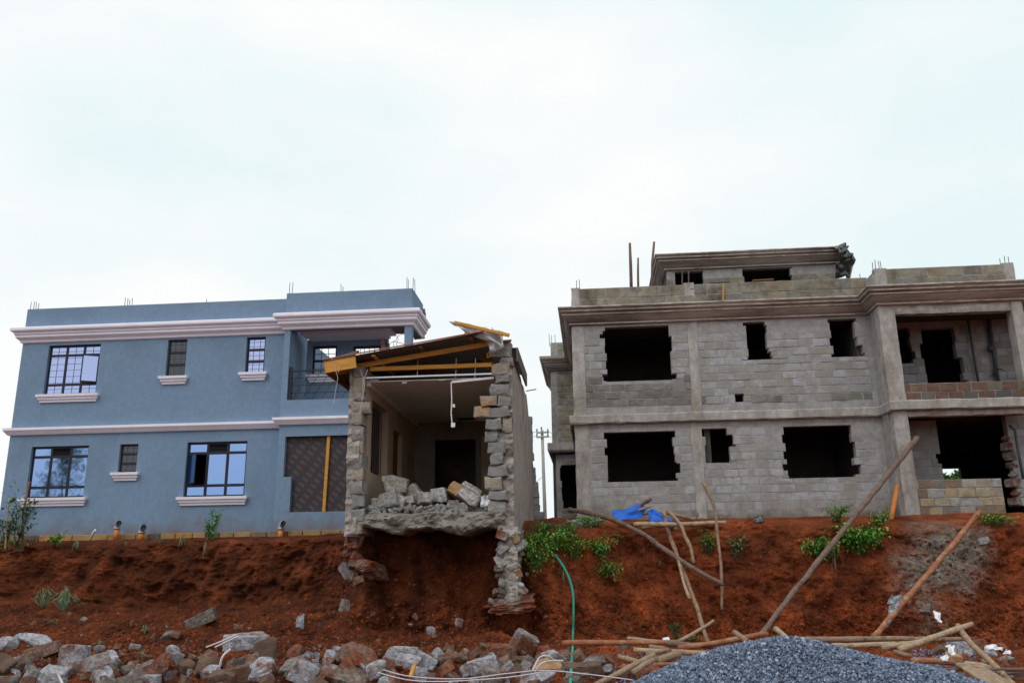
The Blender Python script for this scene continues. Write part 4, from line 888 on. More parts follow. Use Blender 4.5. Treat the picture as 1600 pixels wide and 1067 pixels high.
column(GX0 - .012, GX0 + .3, GY, ZS1, ZT, .018, 1); column(GX0 - .012, GX0 + .34, GY, .9, ZS0, .012, 2)
column(cA, cB, GY, ZS1, ZT, .02, 3); column(cC, cD, GY, .9, ZS0, .012, 4)
# concrete bands
def rough_band(path, prof, name, m, j):
    mb = MB(); sweep(mb, subdivide_path(path, .22), prof, j); return mb.build(name, m, grey)
rough_band([(GX0, 31), (GX0, GY), (GX1, GY), (GX1, QY), (10.62, QY)], [(-.1, ZS0), (.10, ZS0 + .005), (.13, ZS0 + .03), (.135, ZS1 - .03), (.11, ZS1), (-.1, ZS1 + .004)], 'slab_band', M['column'], .012)
mb = MB(); rough_slab(mb, GX0 + .3, GX1, GY - .012, GY + .1, 1.0, 1.42, 60, 5, .02, 7, 0); mb.build('plinth', M['mortar'], grey)
CG = [(0, 6.24), (.06, 6.26), (.09, 6.31), (.13, 6.33), (.20, 6.42), (.20, 6.47), (.25, 6.49), (.25, 6.52)]; CT = [(.0, 6.523), (.27, 6.523), (.32, 6.56), (.33, 6.61), (.33, 6.66), (.30, 6.69), (.26, 6.70), (0, 6.71)]
gpath = [(GX0, 30.5), (GX0, GY), (GX1 - .05, GY), (GX1 - .05, QY), (10.62, QY), (10.62, GY), (14, GY)]
FIL = [[(-.05, 6.268), (.085, 6.272), (.085, 6.296), (-.05, 6.30)], [(-.05, 6.478), (.262, 6.482), (.268, 6.505), (-.05, 6.512)], [(-.05, 6.565), (.318, 6.568), (.324, 6.592), (-.05, 6.598)], [(-.05, 6.655), (.35, 6.66), (.352, 6.688), (.31, 6.708), (-.05, 6.712)]]
CGB = [(0, 6.24), (.06, 6.26), (.075, 6.31), (.13, 6.35), (.20, 6.43), (.225, 6.47), (.245, 6.53), (.29, 6.56), (.30, 6.61), (.325, 6.64), (.325, 6.70)]
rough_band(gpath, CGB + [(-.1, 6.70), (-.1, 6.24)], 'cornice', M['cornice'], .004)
for f_ in FIL: rough_band(gpath, f_, 'cornice_fillet', M['cornice_highlight'], .003)
# slabs and inner walls keep the rooms dark
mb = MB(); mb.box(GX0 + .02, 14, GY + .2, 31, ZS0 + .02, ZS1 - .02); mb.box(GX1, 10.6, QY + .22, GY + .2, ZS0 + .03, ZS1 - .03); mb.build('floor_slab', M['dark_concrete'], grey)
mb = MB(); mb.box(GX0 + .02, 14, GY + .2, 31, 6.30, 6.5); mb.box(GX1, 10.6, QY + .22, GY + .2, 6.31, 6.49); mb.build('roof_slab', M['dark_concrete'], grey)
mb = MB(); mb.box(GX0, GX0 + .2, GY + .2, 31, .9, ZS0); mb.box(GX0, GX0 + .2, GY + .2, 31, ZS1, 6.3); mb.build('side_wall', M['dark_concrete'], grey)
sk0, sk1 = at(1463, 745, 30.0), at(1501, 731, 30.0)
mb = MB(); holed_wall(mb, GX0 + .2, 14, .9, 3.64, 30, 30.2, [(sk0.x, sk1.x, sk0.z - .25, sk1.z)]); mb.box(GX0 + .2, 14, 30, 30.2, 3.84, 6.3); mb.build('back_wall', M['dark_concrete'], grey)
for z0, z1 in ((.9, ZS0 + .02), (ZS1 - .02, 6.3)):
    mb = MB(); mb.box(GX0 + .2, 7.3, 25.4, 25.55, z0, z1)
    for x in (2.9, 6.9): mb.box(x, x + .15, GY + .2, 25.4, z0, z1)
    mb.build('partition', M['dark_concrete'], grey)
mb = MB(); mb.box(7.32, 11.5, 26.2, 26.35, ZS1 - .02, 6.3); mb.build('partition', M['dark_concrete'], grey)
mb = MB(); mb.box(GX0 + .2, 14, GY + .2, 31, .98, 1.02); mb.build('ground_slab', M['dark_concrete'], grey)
# parapet
zp = at(896, 452, GY).z; zq = at(1365, 421, QY).z
nP = bwall(GX0 + .22, GX1, 6.71, zp, GY, [], [], 'parapet', 'parapet_stone', 'block_dark', course=(zp - 6.71) / 2, blen=.45, seed=8)
column(GX0 + .0, GX0 + .22, GY, 6.71, zp + .03, .01, 6, 'parapet_post'); cpx = at(1077, 460, GY).x; column(cpx - .13, cpx + .13, GY, 6.71, zp + .05, .015, 7, 'parapet_post')
nP += bwall(GX1 + .22, 10.35, 6.71, zq, QY, [], [], 'bay_parapet', 'parapet_stone', 'block_dark', course=(zq - 6.71) / 2.0, blen=.42, seed=9)
column(GX1 - .05, GX1 + .22, QY, 6.71, zq + .02, .01, 8, 'parapet_post'); column(10.3, 10.58, QY, 6.71, zq + .03, .01, 9, 'parapet_post')
MB().box(GX1 - .04, GX1 + .16, QY + .22, GY + .1, 6.71, zq - .02, .01).build('parapet_return', M['mortar'], grey); MB().box(10.62, 14, GY, GY + .2, 6.71, 6.95).build('parapet_return', M['mortar'], grey)
MB().bar(at(1130, 444, GY - .05), at(1130, 471, GY - .05), .02, .04).build('formwork_strip', M['timber'], grey)
for pts in ([(901, 438), (905, 437)], []): rebar_cluster(grey, pts, GY + .1, zp)
for pts in ([(1363, 410), (1367, 406), (1372, 408), (1375, 408)], [(1562, 404), (1569, 400), (1575, 401)]): rebar_cluster(grey, pts, QY + .1, zq)
rebar_cluster(grey, [(1343, 428)], GY + .1, zp)
# balcony bay
pil0, pil1 = at(1374, 490, QY).x, at(1397, 490, QY).x
column(pil0 - .02, pil1 + .02, QY, ZS1, 6.24, .01, 11, 'pier', .3); column(pil0 + .02, pil1 + .0, QY, .9, ZS0, .01, 12, 'pier', .3)
column(10.36, 10.62, QY, ZS1, 6.24, .01, 13, 'pier', .3)
mb = MB(); mb.box(pil0 - .005, pil0 + .2, QY + .3, GY + .1, .9, 6.25); mb.build('bay_cheek', M['mortar'], grey)
bwl = MB()
mb = MB(); rough_slab(mb, pil1 - .05, 10.45, QY + .01, QY + .25, at(1480, 488, QY).z, 6.245, 40, 4, .03, 6, .02); mb.build('beam', M['column'], grey)
mb = MB(); rough_slab(mb, pil1 - .05, 12, QY + .03, QY + .25, at(1500, 648, QY).z, ZS0, 40, 4, .03, 8, .02); mb.build('beam', M['column'], grey)
zb1 = at(1500, 597, QY).z
nQ = bwall(pil1 + .03, 11.2, ZS1, zb1, QY + .02, [], [], 'balcony_wall', 'balcony_brick', 'block_red', course=(zb1 - ZS1) / 2, blen=.36, seed=12, thick=.15)
BK = 23.0
ub = [orect(1399, 1424, 512, 568, BK), orect(1444, 1497, 514, 612, BK)]; ub.append([ub[1][1] - .05, ub[1][1] + .1, ub[1][2], ub[1][2] + .9])
nb += bwall(7.4, 11.6, ZS1, 6.3, BK, ub, [], 'balcony_back_wall', 'block', 'block', seed=14, jag=.06, skip=lambda x, z: z > 6.05)
for px0, px1, r_ in ((1512, 1529, .03), (1545, 1560, .05)):
    a, b = at(px0, 500, BK - .1), at(px1, 600, BK - .1); MB().tube([a, a.lerp(b, .5), b], r_, 8).build('drain_pipe', M['pvc_d'], grey, True)
a = at(1547, 545, BK - .1); MB().tube([a + Vector((0, 0, .06)), a - Vector((0, 0, .06))], .065, 8).build('pipe_collar', M['pvc_d'], grey, True)
for i in range(4): MB().tube(curl(at(1558, 575 + 4 * i, BK - .06), 7, .05, 0), .01, 4).build('wire_stub', M['black'], grey)
# lower bay: low stone wall, piece of block wall, broken jamb
z_l = at(1500, 748, QY).z; xl0, xl1 = at(1430, 780, QY).x - .03, at(1567, 760, QY).x
nL = bwall(xl0, xl1, at(1500, 806, QY).z, z_l, QY + .04, [], [], 'low_wall', 'wall_stone', 'block_mix', course=(z_l - at(1500, 806, QY).z) / 4, blen=.34, seed=15, thick=.16, proud=.016)
pb = [at(1427, 700, 22.6).x, at(1468, 700, 22.6).x]
nb += bwall(pb[0] - .1, pb[1], 1.0, 3.6, 22.6, [[pb[1] - .1, pb[1] + .1, 2.5, 2.75]], [], 'inner_pier', 'block', 'block', seed=16)
jx = [at(1570, 700, 22.2).x, at(1600, 700, 22.2).x + 1.2]
nb += bwall(jx[0] + .12, jx[1], 1.4, 3.6, 22.2, [], [], 'door_jamb', 'block', 'block', seed=17)
for i in range(8):
    place(random.choice(ROCK['rock']), 'broken_jamb_stone', grey, (jx[0] + .08 + .04 * (i % 2), 22.25, 1.5 + i * .22), (.3, .28, .24), (0, .2 * random.random(), random.random()))
a = [at(1577, 664, 21.9), at(1586, 672, 21.9), at(1591, 705, 21.9), at(1599, 748, 21.9)]; MB().tube(a, .035, 8).build('drain_pipe', M['pvc_d'], grey, True)
# rear wing, left
WY = 27.2
for k, Yk in (('wing', WY),):
    wx0, wx1 = at(861, 620, WY).x, GX0 + .02; wzp = at(860, 536, WY).z; ds0 = orect(878, 903, 726, 794, WY)
    nW = bwall(wx0, wx1, 3.9, 6.3, WY, [], [(wx0 - .02, wx0 + .2)], 'wing_upper_wall', 'wing_block', 'block_dark', seed=21)
    nW += bwall(wx0 + .1, wx1 + .2, .9, 3.6, WY, [ds0], [(wx0, wx0 + .25)], 'wing_lower_wall', 'wing_block', 'block_dark', seed=22, skip=lambda x, z: z > 3.3)
    nW += bwall(wx0 + .02, wx1, 6.71, 7.2, WY, [], [(wx0, wx0 + .24)], 'wing_parapet', 'wing_block', 'block_dark', seed=23)
    mb = MB(); sweep(mb, [(wx0, 31), (wx0, WY), (wx1 - .05, WY)], CG + [(.27, 6.53), (.33, 6.6), (.33, 6.68), (0, 6.71)]); mb.build('wing_cornice', M['cornice'], grey)
    mb = MB(); sweep(mb, [(wx0 + .1, 31), (wx0 + .1, WY), (wx1 - .05, WY)], [(-.1, 3.6), (.2, 3.62), (.24, 3.68), (.24, 3.9), (-.1, 3.91)]); mb.build('wing_band', M['column'], grey)
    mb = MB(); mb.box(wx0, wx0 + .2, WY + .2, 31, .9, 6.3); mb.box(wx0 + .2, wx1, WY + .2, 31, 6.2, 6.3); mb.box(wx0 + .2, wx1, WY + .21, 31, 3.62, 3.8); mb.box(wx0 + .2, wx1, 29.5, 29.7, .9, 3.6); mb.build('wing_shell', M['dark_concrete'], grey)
    rebar_cluster(grey, [(858, 522), (862, 524), (867, 523)], WY + .1, 7.2)
# roof-top room
TY = 25.2
tz1 = at(1170, 396, TY).z; tx0, tx1 = at(1042, 430, TY).x, at(1306, 420, TY).x
tw = [orect(1054, 1100, 424, 447, TY), orect(1161, 1237, 419, 443, TY)]
for t_ in tw: t_[2] -= .8
nT = bwall(tx0, tx1, 6.5, tz1 - .45, TY, tw, [], 'rooftop_wall', 'rooftop_stone', 'block_dark', seed=31, skip=lambda x, z: z > tz1 - .75)
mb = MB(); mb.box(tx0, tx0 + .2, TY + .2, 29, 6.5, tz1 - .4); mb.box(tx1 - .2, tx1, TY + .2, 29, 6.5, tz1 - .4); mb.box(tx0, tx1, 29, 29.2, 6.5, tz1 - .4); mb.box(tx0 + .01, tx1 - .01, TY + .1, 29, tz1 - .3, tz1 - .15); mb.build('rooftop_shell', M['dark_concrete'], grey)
dz = tz1 - 6.71
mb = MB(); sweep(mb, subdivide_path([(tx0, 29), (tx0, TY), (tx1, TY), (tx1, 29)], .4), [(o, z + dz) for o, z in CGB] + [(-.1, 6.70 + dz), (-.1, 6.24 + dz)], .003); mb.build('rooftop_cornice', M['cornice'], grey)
for f_ in FIL: mb = MB(); sweep(mb, subdivide_path([(tx0, 29), (tx0, TY), (tx1, TY), (tx1, 29)], .4), [(o, z + dz) for o, z in f_], .003); mb.build('rooftop_cornice_fillet', M['cornice_highlight'], grey)
for px in (1066, 1076): MB().tube([at(px, 446, TY - .3), at(px, 424, TY - .3)], .02, 6).build('prop', M['pole_grey'], grey)
MB().bar(at(1108, 441, 23.4), at(1139, 439, 23.4), .25, .14).build('loose_block', M['block_mix'], grey); MB().bar(at(1175, 440, 23), at(1208, 438, 23), .2, .04).build('loose_board', M['timber_dark'], grey)
print('BLOCKS', nb, nP, nQ, nL, nW, nT)
# the rest of the front beyond the bay, outside the photograph
MB().box(11.62, 14, GY + .02, GY + .2, ZS1, 6.29).build('far_front_wall', M['mortar'], grey); MB().box(jx[1] + .01, 14, GY + .1, GY + .3, .9, ZS0).build('far_front_wall', M['mortar'], grey)
MB().box(13.8, 13.99, GY + .31, 30, .9, ZS0).build('end_wall', M['mortar'], grey); MB().box(13.8, 13.99, GY + .21, 30, ZS1, 6.29).build('end_wall', M['mortar'], grey)

# ------------------------------------------------------------------ on and around the houses
def utility_pole():
    Y = 48.; b = at(853, 830, Y); t = at(847, 672, Y); o = thing('utility_pole', (b.x, Y, 1.0), 'grey utility pole with crossarms in the gap between the houses', 'utility pole')
    MB().tube([(b.x, Y, .9), t], [.11, .08], 10).build('pole', M['upole'], o, True)
    for py, w_ in ((676, 10), (683, 10)): MB().bar(at(848 - w_, py, Y - .12), at(848 + w_, py - 1, Y - .12), .06, .09).build('crossarm', M['upole'], o)
    for px, py in ((839, 674), (846, 671), (856, 674), (839, 681), (856, 681)): 
        p = at(px, py, Y - .12); MB().tube([p, p + Vector((0, 0, .16))], [.05, .03], 6).build('insulator', M['pvc_d'], o)
    for (a, b_) in (((839, 674), (700, 668)), ((839, 681), (690, 680)), ((856, 674), (940, 668)), ((856, 681), (940, 676))):
        p, q_ = at(*a, Y - .12), at(*b_, Y + 3); pts = [p.lerp(q_, i / 12) + Vector((0, 0, -.5 * math.sin(math.pi * i / 12))) for i in range(13)]; MB().tube(pts, .012, 4).build('wire', M['pvc_d'], o)
    MB().tube([at(833, 757, Y), at(848, 744, Y)], .015, 4).build('stay_wire', M['pvc_d'], o)
utility_pole()
def vent_pipe(px, y0, y1, Y, r_, label, orange=True):
    b = at(px, y1 + 6, Y); t = at(px, y0, Y); o = thing('vent_pipe', (b.x, Y, b.z), label, 'pipe'); zm = b.z + (t.z - b.z) * .72
    MB().tube([b, (b.x, Y, zm)], r_, 12).build('pipe', M['pvc_o' if orange else 'pvc_g'], o, True)
    MB().tube([(b.x, Y, zm - .03), (b.x, Y, zm + .05), (b.x + .01, Y - .01, zm + .09), (b.x + r_ * .7, Y - r_ * .8, zm + .13), (b.x + r_ * 1.3, Y - r_ * 1.4, zm + .13)], [r_ * 1.12, r_ * 1.12, r_ * 1.08, r_ * 1.1, r_ * 1.1], 12, False).build('elbow', M['pvc_g'], o, True); MB().tube([(b.x, Y, zm - .02), (b.x, Y, zm + .015)], r_ * 1.3, 12).build('collar', M['pvc_g'], o, True)
vent_pipe(181, 818, 838, 23.6, .075, 'taller orange drain pipe with grey elbow at the foot of the blue wall')
vent_pipe(220, 827, 838, 23.6, .08, 'shorter orange drain pipe with grey elbow at the foot of the blue wall')
vent_pipe(438, 819, 838, 23.2, .075, 'orange drain pipe with grey cap below the boarded opening')
o = thing('white_pipe_elbow', at(144, 842, 23.5), 'thin white pipe leaning from the foundation of the blue house', 'pipe'); MB().tube([at(141, 842, 23.5), at(146, 832, 23.5), at(149, 828, 23.4)], .035, 8).build('pipe', M['bagw'], o, True)
a, b = at(1402, 757, 20.4), at(1388, 826, 20.2); b.z -= .1
solo(MB().tube([b, a], [.055, .045], 12), 'orange_pipe', M['pvc_o'], 'orange plastic pipe standing by the grey bay pier', 'pipe', smooth=True)
# posts standing on the grey roof
for px0, px1, pys, r_, lb in ((985, 984, (450, 415, 380), .05, 'leftmost straight bare pole standing on the grey roof'), (995, 997, (450, 425, 403), .035, 'short knobbly stick standing between two roof poles'), (1015, 1022, (449, 410, 378), .045, 'dark leaning stick beside the rooftop cornice')):
    pts = [at(px0 + (px1 - px0) * i / 2 + (.8 if i == 1 else 0), py, 22.9) for i, py in enumerate(pys)]; pts[0].z = 6.5
    solo(MB().tube(pts, [r_, r_ * .9, r_ * .7], 7), 'roof_pole', M['pole_grey'], lb, 'pole', 'poles on the grey roof', True)
# black plastic over the corner of the roof-top room
def drape():
    prof = [(1297, 388, 25.6), (1318, 381, 25.0), (1331, 398, 24.8), (1334, 412, 24.9), (1328, 436, 25.1)]
    vs = []; fs = []; n = len(prof); 
    P0 = [at(1304, 389, 24.75), at(1310, 391, 24.6), at(1313, 402, 24.6), at(1306, 416, 24.75), at(1306, 436, 24.85)]
    nu, nv_ = 12, 24
    for j in range(nv_ + 1):
        t = j / nv_ * (n - 1); i0 = min(int(t), n - 2); f = t - i0; A = P0[i0].lerp(P0[i0 + 1], f); B = at(*prof[i0]).lerp(at(*prof[i0 + 1]), f)
        for i in range(nu + 1):
            u = i / nu; p = A.lerp(B, u); nn = float(fbm(u * 2.5 + 4, t * 1.8, 2.2, 3)); p = p + Vector((.12 * nn, -.32 * abs(nn) - .1 * math.sin(u * 3.1), .08 * nn)); vs.append(p)
    for j in range(nv_):
        for i in range(nu): a0 = j * (nu + 1) + i; fs.append((a0, a0 + 1, a0 + nu + 2, a0 + nu + 1))
    o = solo(MB().add(vs, fs), 'plastic_sheet', M['plastic'], 'black plastic sheet draped over the rooftop cornice corner', 'plastic sheet', smooth=True); o.modifiers.new('t', 'SOLIDIFY').thickness = .006
drape()

# ------------------------------------------------------------------ poles and sticks
def pole(pts, r0, r1, m, label, group=None, name='wooden_pole', n=9, wob=.013):
    P_ = []
    for k, p in enumerate(pts): P_.append(at(*p) if len(p) == 3 else hit(*p) + Vector((0, 0, r0 * .8)))
    Q = []
    for j in range(len(P_) - 1):
        a, b, c, d = P_[max(j - 1, 0)], P_[j], P_[j + 1], P_[min(j + 2, len(P_) - 1)]; s = max(3, int((c - b).length / .14))
        for i in range(s): t = i / s; Q.append(.5 * ((2 * b) + (c - a) * t + (2 * a - 5 * b + 4 * c - d) * t * t + (3 * b - a - 3 * c + d) * t ** 3))
    Q.append(P_[-1]); m_ = len(Q); k0 = random.random() * 50
    Q = [q_ + Vector((float(vnoise(i * .5, k0, 0.)), float(vnoise(i * .5, k0, 9.)), float(vnoise(i * .5, k0, 5.)))) * wob * (0 if i in (0, m_ - 1) else 1) for i, q_ in enumerate(Q)]
    r0 *= .85; r1 *= .85
    rr = [(r0 + (r1 - r0) * i / (m_ - 1)) * (1 + .2 * float(vnoise(i * .9, k0, 3.)) + (.13 if float(vnoise(i * 1.7, k0, 7.)) > .72 else 0)) for i in range(m_)]
    return solo(MB().tube(Q, rr, n), name, M[m], label, 'pole', group, True)
pole([(1188, 994, 15.2), (1250, 912, 16.9), (1433, 684, 21.05)], .052, .075, 'pole_grey', 'longest grey pole leaning from the gravel up to the bay opening')
a = at(1431, 684, 21.0); 
pole([(1364, 996, 15.4), (1448, 898, 17.4), (1531, 799, 19.1)], .06, .062, 'pole_red', 'reddish pole leaning across the grey spoil on the bank')
G_ = 'poles hanging over the edge of the bank'
pole([(889, 796, 18.9), (950, 808, 18.5), (1010, 838, 18.1), (1065, 877, 17.6), (1130, 913, 17.3)], .065, .05, 'pole_grey', 'long dark pole sloping down over the bank edge', G_)
pole([(990, 819, 18.3), (1060, 818, 18.2), (1134, 816, 18.2)], .052, .05, 'pole', 'peeled yellow pole lying level across the bank edge', G_)
pole([(1036, 799, 18.6), (1046, 836, 18.4), (1062, 880, 17.9), (1082, 930, 17.3), (1107, 1004, 16.6)], .05, .045, 'pole', 'long peeled pole dropping down the bank to its foot', G_)
pole([(1043, 798, 18.3), (1062, 818, 18.1), (1070, 838, 17.9), (1080, 858, 17.75), (1084, 880, 17.7)], .04, .045, 'pole', 'short crooked pole hanging beside the long dropping pole', G_)
pole([(1099, 754, 18.0), (1116, 795, 17.9), (1121, 840, 17.8), (1127, 880, 17.6), (1128, 952, 17.4)], .04, .032, 'pole', 'upright crooked pole standing against the bank', G_)
pole([(846, 814, 20.0), (880, 813, 19.6), (912, 818, 19.3)], .05, .05, 'pole_grey', 'dark pole end showing left of the pale tarpaulin', G_)
pole([(1003, 825, 18.6), (1040, 820, 18.5), (1058, 826, 18.2)], .045, .05, 'pole', 'short pole end under the level yellow pole', G_)
pole([(985, 806, 19.4), (1030, 800, 19.3), (1088, 811, 19.2)], .04, .045, 'pole', 'pole behind the blue tarpaulin on the bank top', G_)
pole([(975, 800, 19.2), (1000, 790, 19.1), (1017, 779, 19.0)], .04, .045, 'pole_grey', 'dark stick poking up out of the blue tarpaulin', G_)
pole([(978, 805, 19.1), (1000, 796, 19.0), (1017, 790, 19.0)], .03, .03, 'pole', 'thin stick lying on the blue tarpaulin', G_)
pole([(1060, 875, 17.6), (1067, 905, 17.4), (1078, 935, 17.15)], .03, .035, 'pole', 'split stick tied beside the long dropping pole', G_)
G2 = 'poles lying at the foot of the bank'
g = lambda px, py, dz=.05: None
def lay(pxa, pya, pxb, pyb, Ya, Yb, r, m, lb, mid=None):
    pts = [(pxa, pya, Ya)] + ([mid] if mid else []) + [(pxb, pyb, Yb)]; return pole(pts, r, r * .85, m, lb, G2)
lay(879, 1005, 1062, 1002, 13.6, 13.8, .048, 'pole_red', 'long level pole crossing behind the green hose')
lay(980, 997, 1060, 1004, 14.2, 14.1, .04, 'pole', 'pole lying just above the long level pole')
lay(1058, 1003, 1115, 969, 14.0, 14.4, .034, 'pole', 'stick rising to the right from the pole pile')
lay(1042, 1004, 1150, 1014, 13.6, 13.4, .045, 'pole_grey', 'dark pole running under the left flank of the gravel')
lay(1060, 1012, 1200, 990, 13.3, 13.6, .045, 'pole_red', 'reddish pole climbing towards the gravel top')
lay(1014, 1011, 1040, 1014, 13.3, 13.3, .05, 'pole', 'short pole end facing left in the pole pile')
lay(990, 1015, 1050, 1018, 13.0, 13.0, .04, 'pole', 'pale pole in the middle of the pole pile')
lay(1010, 1022, 1046, 1014, 12.7, 12.8, .035, 'pole', 'stick crossing the pale pole in the pile')
lay(1050, 1018, 1140, 1020, 12.9, 12.9, .048, 'pole', 'pale pole disappearing under the gravel heap')
lay(930, 1070, 1022, 1022, 11.0, 12.2, .045, 'pole', 'yellow pole sloping down to the bottom edge left of the gravel')
lay(990, 1050, 1024, 1029, 11.6, 12.2, .055, 'pole', 'thick short log beside the sloping yellow pole')
lay(968, 1026, 1000, 1034, 12.8, 12.4, .045, 'pole', 'short log end left of the sloping yellow pole')
lay(1022, 1034, 1062, 1022, 12.2, 12.4, .06, 'pole', 'thick pale log against the left edge of the gravel')
lay(968, 1042, 1062, 1035, 12.0, 12.1, .03, 'pole_red', 'thin stick low in the pole pile')
lay(1147, 987, 1168, 1002, 13.2, 12.9, .05, 'pole', 'stub of a pole left of the gravel summit')
lay(1212, 982, 1230, 998, 13.0, 12.6, .05, 'pole', 'stub of a pole sticking up behind the gravel summit')
lay(1215, 999, 1428, 997, 13.4, 13.5, .05, 'pole', 'long level pole behind the gravel on the right')
lay(1300, 1008, 1440, 1004, 12.8, 13.0, .042, 'pole', 'second level pole behind the gravel on the right')
lay(1380, 1000, 1506, 998, 13.6, 13.7, .045, 'pole', 'level pole reaching furthest right behind the gravel')
lay(1380, 1012, 1436, 1002, 12.6, 12.8, .045, 'pole', 'short pole ending at the crossed sticks')
lay(1405, 1014, 1519, 974, 12.4, 13.2, .05, 'pole', 'pole rising to the right across the level poles')
lay(1497, 977, 1590, 1075, 13.2, 11.2, .05, 'pole', 'crooked pole running down to the bottom right corner', mid=(1517, 1003, 12.7))
lay(1398, 1018, 1424, 1024, 12.2, 12.0, .035, 'pole', 'short stick at the right flank of the gravel')
lay(1425, 1032, 1490, 1035, 11.8, 12.0, .045, 'pole_red', 'brown pole end beside the right flank of the gravel')
lay(1508, 1037, 1548, 1043, 11.7, 11.7, .04, 'pole', 'pale stick lying across the grey boards')
for i, (a, b, c, d, w_) in enumerate(((1502, 1036, 1560, 1075, .16), (1522, 1040, 1580, 1075, .2), (1450, 1046, 1640, 1044, .05), (1560, 1052, 1640, 1051, .06), (1565, 1060, 1650, 1060, .05))):
    A, B = at(a, b, 11.6 + .02 * i), at(c, d, 10.9 if i < 2 else 11.6 - .1 * i)
    solo(MB().bar(A, B, w_, .03), 'plank', M['pole' if i < 2 else 'pole_grey'], ['weathered wide board in the bottom right corner', 'second weathered board in the bottom right corner', 'long dark lath lying level at the lower right edge', 'short dark lath below the long one at right', 'lowest dark lath at the right edge'][i], 'plank', 'planks at the lower right')
pole([(35, 812, 21.9), (46, 752, 21.9)], .035, .03, 'pole_red', 'orange-brown stake in the bush by the lower left window', name='stake')
pole([(8, 858, 21.5), (14, 778, 21.5)], .03, .02, 'pole', 'thin stake at the far left edge of the bank', name='stake')
pole([(14, 818, 21.5), (34, 795, 21.6)], .016, .014, 'pole', 'thin stick tied across the two left stakes', name='stake')

# ------------------------------------------------------------------ tarpaulin, hose, cables, litter
def cloth(pts, m, label, name, cat, amp, seed, nu=18, nv_=12):
    mb = crumple(pts, 0, None, '', None, amp, seed, nu=nu, nv_=nv_); o = solo(mb, name, M[m], label, cat, smooth=True); o.modifiers.new('t', 'SOLIDIFY').thickness = .006; return o
cloth([(955, 798, 18.9), (1014, 788, 19.2), (1002, 808, 18.9), (962, 815, 18.6)], 'tarp', 'bright blue tarpaulin caught among poles on the bank top', 'tarpaulin', 'tarpaulin', .06, 21)
cloth([(1010, 797, 19.0), (1024, 796, 19.0), (1052, 815, 18.6), (1018, 814, 18.6)], 'tarp', 'right-hand tail of blue tarpaulin under the level pole', 'tarpaulin', 'tarpaulin', .08, 25)
cloth([(884, 814, 18.8), (930, 812, 18.8), (960, 808, 18.6), (890, 826, 18.3)], 'tarp_w', 'faded blue-grey tarpaulin crumpled left of the poles', 'tarpaulin', 'tarpaulin', .12, 27)
hp = [(866, 866), (875, 877), (887, 898), (895, 925), (896, 960), (895, 995)]
hp += [(895, 1008), (894, 1022), (893, 1038), (892, 1055), (891, 1072)]; H = [hit(*p) * (.992 if p[1] < 1000 else .965) for p in hp]
for i in range(1, len(H)): H[i] = at(*hp[i], min(H[i].y, H[i - 1].y - .02))
Hs = []
for i in range(len(H) - 1):
    p0_, p1_, p2_, p3_ = H[max(i - 1, 0)], H[i], H[i + 1], H[min(i + 2, len(H) - 1)]
    for k in range(6):
        t = k / 6; Hs.append(.5 * ((2 * p1_) + (p2_ - p0_) * t + (2 * p0_ - 5 * p1_ + 4 * p2_ - p3_) * t * t + (3 * p1_ - p0_ - 3 * p2_ + p3_) * t ** 3))
solo(MB().tube(Hs + [H[-1]], .022, 8), 'garden_hose', M['hose'], 'turquoise green hose hanging down the bank to the rubble', 'hose', smooth=True)
def cable(pts, label, r=.0075):
    P_ = [at(*p) for p in pts]; Q = []
    for i in range(len(P_) - 1):
        a, b, c, d = P_[max(i - 1, 0)], P_[i], P_[i + 1], P_[min(i + 2, len(P_) - 1)]
        for k in range(6): t = k / 6; Q.append(.5 * ((2 * b) + (c - a) * t + (2 * a - 5 * b + 4 * c - d) * t * t + (3 * b - a - 3 * c + d) * t ** 3))
    solo(MB().tube(Q + [P_[-1]], r, 6), 'cable', M['cable'], label, 'cable', 'pale cables over the rubble', True)
cable([(590, 1043, 11.2), (640, 1056, 11.1), (720, 1060, 11.0), (790, 1052, 11.0), (850, 1047, 11.0), (920, 1053, 11.0), (990, 1062, 11.0)], 'upper pale cable sagging over the bottom rubble')
cable([(590, 1050, 11.0), (640, 1062, 10.9), (700, 1064, 10.9), (790, 1058, 10.9), (850, 1049, 10.9)], 'lower pale cable sagging over the bottom rubble')
cable([(832, 1048, 11.0), (842, 1028, 11.1), (853, 1024, 11.1), (863, 1029, 11.2)], 'looped pale wire standing up in the rubble near the hose', .013)
cable([(836, 1050, 11.0), (846, 1036, 11.0), (862, 1032, 11.1), (880, 1032, 11.1)], 'second looped wire near the hose', .011)
cable([(322, 1011, 11.9), (345, 1002, 11.9), (368, 992, 11.9)], 'upper of two steel bars sticking out of the big chunk', .012)
cable([(336, 1011, 11.8), (352, 1003, 11.8), (372, 994, 11.8)], 'lower of two steel bars sticking out of the big chunk', .012)
cable([(343, 1042, 11.2), (348, 1025, 11.2), (360, 1014, 11.3)], 'short bent bar beside the blue-grey chunk', .016)
cable([(88, 1047, 10.9), (93, 1058, 10.9), (99, 1070, 10.8)], 'curved pale bar at the bottom left', .016)
